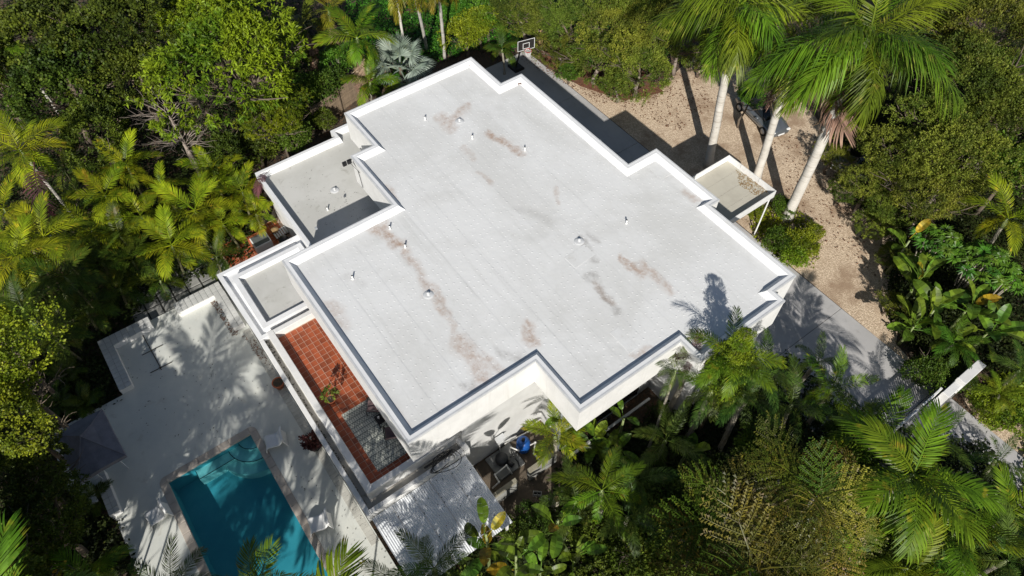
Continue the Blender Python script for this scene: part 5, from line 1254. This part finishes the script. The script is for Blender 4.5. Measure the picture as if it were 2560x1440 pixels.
# rosette plants and bird of paradise on the right
umbrella_plant(2355,590,3.2,14,1.25,'glossy dark rosette plant left of the areca at the right edge'); umbrella_plant(2470,640,3.2,18,1.5,'glossy dark rosette plant, the larger clump lower right'); umbrella_plant(2530,690,2.8,8,.9,'glossy dark rosette plant cut by the right edge')
palm(2520,545,4.4,2.1,11,'areca','yellow-green palm at the right edge above the rosettes')
banana(2275,600,3.0,1.7,7,'tall paddle-leaf plant standing alone above the clump',elev=(70,0),yellow=1)
banana(2300,700,2.6,1.9,12,'paddle-leaf clump left of the rosettes',spread=230,az=190,yellow=1); banana(2340,770,2.4,1.9,13,'paddle-leaf clump in the middle of the right bed',spread=260,az=200); banana(2290,810,2.0,1.7,11,'paddle-leaf clump nearest the driveway'); banana(2430,760,2.6,1.8,11,'paddle-leaf clump right of the middle one',yellow=1); banana(2480,820,2.2,1.7,11,'paddle-leaf clump at the right of the bed'); banana(2380,850,1.6,1.5,8,'low paddle-leaf plant above the dark palm')
palm(2385,860,1.6,1.6,14,'feather','low dark cycad-like palm at the bottom of the right bed',mat='green',elev=(60,0),shaft=False); shrub(2310,930,.7,1.1,'darkgreen','dark hedge bush along the driveway edge'); shrub(2380,950,.6,.9,'darkgreen','dark hedge bush beside the gate wall')
# right edge by gate
palm(2500,985,1.2,1.3,12,'feather','yellow-green feathery plant right of the gate wall',mat='lime',shaft=False,elev=(65,0)); palm(2550,925,2.0,1.5,11,'feather','soft feathery palm at the right edge',mat='feather'); shrub(2470,1020,.5,.9,'lime','lime bush beside the pale gravel path'); shrub(2530,1050,.5,.9,'lime','lime bush at the right edge near the gravel path'); shrub(2440,980,.5,.6,'lime','small lime bush at the end of the gate wall')
# --- palm by the house whose shadow falls on the roof
palm(0,0,0,2.3,9,'feather','tall palm beside the house, its shadow falling on the roof',mat='king',world=(-6.75,16.35,7.0),elev=(55,-10),dead=0)
e = empty('climbing_foliage', (-6.55,16.25,-.05), 'column of yellow-green climbing foliage rising beside the house roof', 'climber')
link('stem', MB().tube([(0,0,0),(.05,0,4),(0,0,9.3)], [.14,.12,.04], 8).mesh('stem', True), M['bark'], e)
for k,(z,rd) in enumerate([(4.4,.9),(5.3,.95),(6.2,.9),(7.0,.8),(7.8,.66),(8.5,.5),(9.1,.32)]): link('foliage', crown('lime',k%3), None, e, (.05*math.sin(k*2),.05*math.cos(k*2),z), (0,0,k*1.3), (rd/1.6,rd/1.6,rd/1.6*1.15))
palm(1905,930,6.0,1.9,12,'feather','palm with drooping fronds right of the tall palm',mat='feather'); palm(1780,975,5.2,1.9,11,'feather','dark feathery palm over the dark windows',mat='feather'); palm(1860,985,5.6,2.0,11,'feather','dark feathery palm below the tall palm',mat='feather')
palm(2045,905,3.6,1.3,10,'feather','small palm crown rising above the driveway',mat='feather'); palm(2080,970,4.0,1.9,12,'feather','bright feathery palm beside the driveway',mat='king'); palm(1980,1010,4.2,1.9,10,'feather','shaded feathery palm left of the bright one'); palm(2130,1040,3.2,1.8,10,'feather','dark palm leaning over the driveway edge')
palm(1690,925,5.4,1.3,9,'feather','small palm with a thin pale leaning trunk',base=(1615,1135),trunk='palmtrunk',r0=.075)
palm(1735,890,6.0,1.0,6,'areca','reddish new frond palm at the house corner',mat='purplefrond')
palm(2285,1185,6.2,3.1,15,'king','large bright palm in the lower right with broad fronds',elev=(60,-25))
palm(2490,1150,1.6,1.5,10,'feather','dark feathery palm over the driveway at the gate'); palm(2330,1095,2.6,1.7,9,'feather','dark feathery palm between gate and large palm'); palm(2510,1290,2.8,2.2,12,'king','bright palm at the right edge below the driveway'); palm(2390,1330,4.6,2.4,12,'king','bright palm below the large palm'); palm(2520,1400,4.4,2.2,11,'feather','feathery palm in the bottom right corner')
palm(2200,1090,4.2,2.2,8,'king','palm frond cluster left of the large palm')
palm(2270,1420,4.0,2.2,11,'king','palm at the bottom edge right of the fishtail palms',mat='lime'); palm(2150,1400,3.6,1.8,9,'king','small bright palm at the bottom edge')
G_FT = 'fishtail palms in the lower right'
for (x,y,z,L,n,lab) in [(1820,1290,5.0,2.0,13,'olive fishtail palm at the left of the group'),(1950,1200,5.8,1.7,12,'brownish fishtail palm at the top of the group'),(2040,1240,5.6,1.9,13,'rusty fishtail palm right of the brownish one'),(1950,1345,4.6,2.0,13,'olive fishtail palm in the middle of the group'),(2070,1380,4.2,1.9,12,'olive fishtail palm at the right of the group'),(1890,1420,5.0,2.2,12,'fishtail palm at the bottom edge, left one'),(2000,1450,4.4,2.0,12,'fishtail palm at the bottom edge, right one'),(1740,1370,3.4,1.8,11,'shaded fishtail palm at the left of the olive one')]: fishtail(x,y,z+rnd.uniform(-.9,.6),L*1.3,n-5,lab,G_FT)
for (x,y,z,rd,st,lab) in [(1800,1200,3.0,1.5,'darkgreen','dark shaded bush above the fishtail palms'),(1900,1140,2.6,1.6,'darkgreen','dark bush between palms and fishtails'),(2110,1190,3.0,1.5,'darkgreen','dark bush left of the large palm'),(2130,1290,3.0,1.3,'lime','lime bush between fishtails and large palm'),(1700,1260,2.4,1.6,'darkgreen','dark bush in the shade below the house windows'),(1640,1380,2.2,1.7,'darkgreen','dark bush at the bottom, left of the fishtails'),(2120,1110,2.0,1.3,'green','green bush by the driveway below the feathery palm')]: shrub(x,y,z,rd,st,lab)
# --- below the house
palm(1388,1085,3.4,1.5,12,'areca','small bright palm against the white wall by the tank',mat='areca',elev=(60,-15))
palm(1505,1225,4.4,2.0,11,'feather','bright feathery palm in the dark yard',mat='king',elev=(50,-30)); palm(1440,1250,3.0,1.8,9,'feather','shaded feathery palm beside the concrete blocks'); palm(1570,1290,3.4,1.9,9,'feather','dark feathery palm right of the bright one'); palm(1590,1200,3.0,1.9,9,'feather','dark feathery palm in deep shade below the windows')
palm(1665,1100,3.2,2.0,9,'feather','dark palm in deep shade beside the thin leaning trunk')
banana(1415,1020,4.2,1.2,6,'paddle-leaf plant against the inner house corner'); banana(1490,1095,2.6,1.5,8,'paddle-leaf plant under the lowest house corner'); banana(1560,1045,3.0,1.2,4,'paddle-leaf plant in front of the dark window'); banana(1720,1120,2.4,1.8,3,'upright dark paddle leaves in the shade',elev=(88,70)); banana(1540,1120,2.0,1.5,7,'shaded paddle-leaf plant right of the small palm')
banana(1215,1335,5.2,1.6,9,'paddle-leaf plant with a yellow-brown leaf by the corrugated roof',yellow=3); banana(1290,1390,4.6,1.5,9,'paddle-leaf plant at the bottom edge',yellow=1); banana(1395,1300,4.2,1.5,6,'paddle-leaf plant beside the sawn stump',yellow=1); banana(1440,1385,2.4,1.4,7,'paddle-leaf plant at the bottom edge right of the stump'); banana(1350,1430,2.4,1.3,7,'paddle-leaf plant at the bottom edge, middle one')
palm(1085,1420,4.4,2.0,10,'feather','dark feathery palm in front of the corrugated roof',mat='feather'); palm(1010,1475,3.6,1.8,8,'feather','dark palm at the bottom edge beside the roof')
for (x,y,z,rd,st,lab) in [(1300,1330,.7,.9,'darkgreen','dark ferns beside the corrugated roof corner'),(1340,1290,.5,.8,'darkgreen','dark fern below the cinder blocks'),(1480,1340,.9,1.2,'darkgreen','dark bush at the bottom right of the stump'),(1560,1400,1.2,1.4,'darkgreen','dark bush at the bottom edge')]: shrub(x,y,z,rd,st,lab)
# pool-side plants
palm(430,1470,5.2,1.9,11,'feather','palm at the bottom edge beside the pool, left one'); palm(640,1500,5.6,2.2,12,'areca','palm overhanging the pool at the bottom edge',mat='king'); palm(225,1445,3.0,1.8,9,'king','small palm at the bottom left edge')
for (x,y,L,lab) in [(240,1250,.9,'spiky plant at the corner of the canopy platform'),(215,1010,1.0,'spiky plant in the shade behind the canopy'),(170,940,1.0,'spiky plant in the dark left of the bench'),(150,1010,.9,'shaded spiky plant above the canopy')]: palm(x,y,.25,L,16,'king',lab,mat='areca_shade_dk',shaft=False,elev=(75,10),name='spiky_plant',cat='plant')
for (x,y,lab) in [(115,1245,'reddish leafed plant in the dark left bed'),(150,1420,'reddish leafed plant at the bottom left')]:
    e = banana(x,y,.7,.8,7,lab,yellow=4)
e = pot(-16.95,.55,DZ,.3,.4,M['rubber'],'dark pot with purple foliage beside the house edge','potted plant','potted_plant')
m_ = np_mesh('foliage', *crown_np(5,.42,.38,60,14,.16,.04,.08)); link('foliage', m_, M['purple'], e, (0,0,.75))
e = pot(-17.0,2.15,3.095,.22,.3,M['redpot'],'terracotta pot with sparse leaves on the terrace','potted plant','potted_plant')
m_ = np_mesh('foliage', *crown_np(6,.36,.5,24,8,.13,.03,.08)); link('foliage', m_, M['olive'], e, (0,0,.75)); link('stem', MB().tube([(0,0,.25),(.03,0,.6),(.0,.03,.9)], .015, 5).mesh('stem'), M['bark'], e)
# --- trees beyond the near edge of the picture that shade the deck and yard
G_NE = 'tall palms beyond the near pool end'
for (x,y,z,L) in [(-6.7,-3.0,8.6,2.9),(-4.4,-1.2,6.2,2.8),(-8.6,-8.2,8.2,3.0),(-4.6,-7.0,9.6,3.0),(-11.0,-11.6,8.2,3.0),(-1.6,-3.4,10.5,3.0),(-13.4,-10.6,7.6,3.0),(-2.0,-11.0,9.4,3.0),(-5.6,-12.6,8.0,3.0),(-10.2,-8.0,7.4,2.6)]:
    palm(0,0,0,L,14,'king','tall palm beyond the near end of the pool shading the deck',world=(x,y,z),group=G_NE)
G_NT = 'broadleaf trees beyond the near left corner'
for (x,y,z,rd) in [(-4.4,-12.4,7.6,2.0),(-17.6,-12.2,5.6,2.6),(-15.0,-11.8,6.4,2.4),(-21.0,-13.4,5.2,2.6),(-14.6,-13.6,6.0,3.0),(-18.5,-15.5,6.0,3.2),(-10.0,-17.0,8.0,3.4)]:
    tree(0,0,0,rd,'oak','broadleaf tree beyond the near left corner of the garden',G_NT,world=(x,y,z))
G_NR = 'unseen trees added beyond the near right edge to shade the planting'  # out-of-view trees added to darken the planting below the house
for (x,y,z,rd) in [(2.6,5.6,8.0,2.6),(4.2,8.6,7.0,2.2)]:
    tree(0,0,0,rd,'oak','unseen broadleaf tree added beyond the lower edge to shade the yard',G_NR,world=(x,y,z))
# --- ground cover
cover('ground_cover', [[(0,0),(860,0),(860,260),(640,420),(640,640),(420,720),(250,860),(0,900)]], M['under'], 'low growth toned dark for shade under the left trees and palms', 5200, .20, .06, .9, 21)
cover('ground_cover', [[(0,900),(250,880),(300,990),(110,1090),(180,1260),(290,1310),(340,1440),(0,1440)]], M['under'], 'low growth toned dark for shade in the shaded bed left of the deck', 1500, .18, .055, .5, 22)
cover('ground_cover', [[(860,0),(1700,0),(1650,180),(1480,170),(1330,60),(1280,130),(1180,120),(900,240)]], M['green'], 'leafy low growth behind the house top corner', 3000, .18, .055, .8, 23)
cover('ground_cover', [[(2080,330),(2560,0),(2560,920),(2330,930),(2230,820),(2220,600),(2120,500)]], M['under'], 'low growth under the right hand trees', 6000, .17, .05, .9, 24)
cover('ground_cover', [[(1330,1350),(1430,1120),(1560,1080),(1740,960),(1980,900),(2140,1040),(2300,1100),(2440,1110),(2560,1240),(2560,1440),(1000,1440),(1270,1330)]], M['under'], 'low growth toned dark for shade in the planting below the house', 4200, .22, .055, .9, 25)
cover('ground_cover', [[(2430,990),(2560,930),(2560,1040),(2480,1060)]], M['lime'], 'lime coloured low growth beside the gate wall', 420, .18, .05, .5, 26)
cover('ground_cover', [[(1880,520),(1960,500),(2040,580),(2035,650),(1970,660),(1900,600)]], M['lime'], 'lime coloured low growth at the palm foot', 320, .16, .045, .5, 27)
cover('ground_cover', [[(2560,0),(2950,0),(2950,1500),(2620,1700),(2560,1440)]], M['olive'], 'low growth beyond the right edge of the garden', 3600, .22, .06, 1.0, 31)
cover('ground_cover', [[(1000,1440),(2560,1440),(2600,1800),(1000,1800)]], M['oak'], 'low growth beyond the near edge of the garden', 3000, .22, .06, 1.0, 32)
for (x,y,z,rd) in [(1.2,39.5,2.6,2.4),(3.4,34.6,2.2,2.0),(-2.6,44.5,3.0,2.8),(-8.0,51.0,3.4,3.0),(7.4,29.5,2.2,2.0),(9.6,25.2,2.0,1.8),(4.8,42.5,3.2,2.8),(7.2,37.0,2.8,2.4),(10.8,31.0,2.6,2.4)]:
    tree(0,0,0,rd,'olive','low olive tree beyond the right edge of the garden','trees beyond the right edge',world=(x,y,z),bark='greybark')
for (x,y,z,rd) in [(-3.6,6.6,1.2,1.4),(-1.2,10.2,1.5,1.6),(1.6,13.8,1.6,1.7),(4.4,17.6,1.7,1.8),(0.6,8.6,1.5,1.7),(3.8,12.4,1.6,1.8),(7.6,20.8,1.7,1.8),(7.0,16.4,1.7,1.8)]:
    tree(0,0,0,rd,'oak','low leafy bush beyond the near edge of the garden','bushes beyond the near edge',world=(x,y,z),cat='shrub',name='leafy_shrub',nl=3)
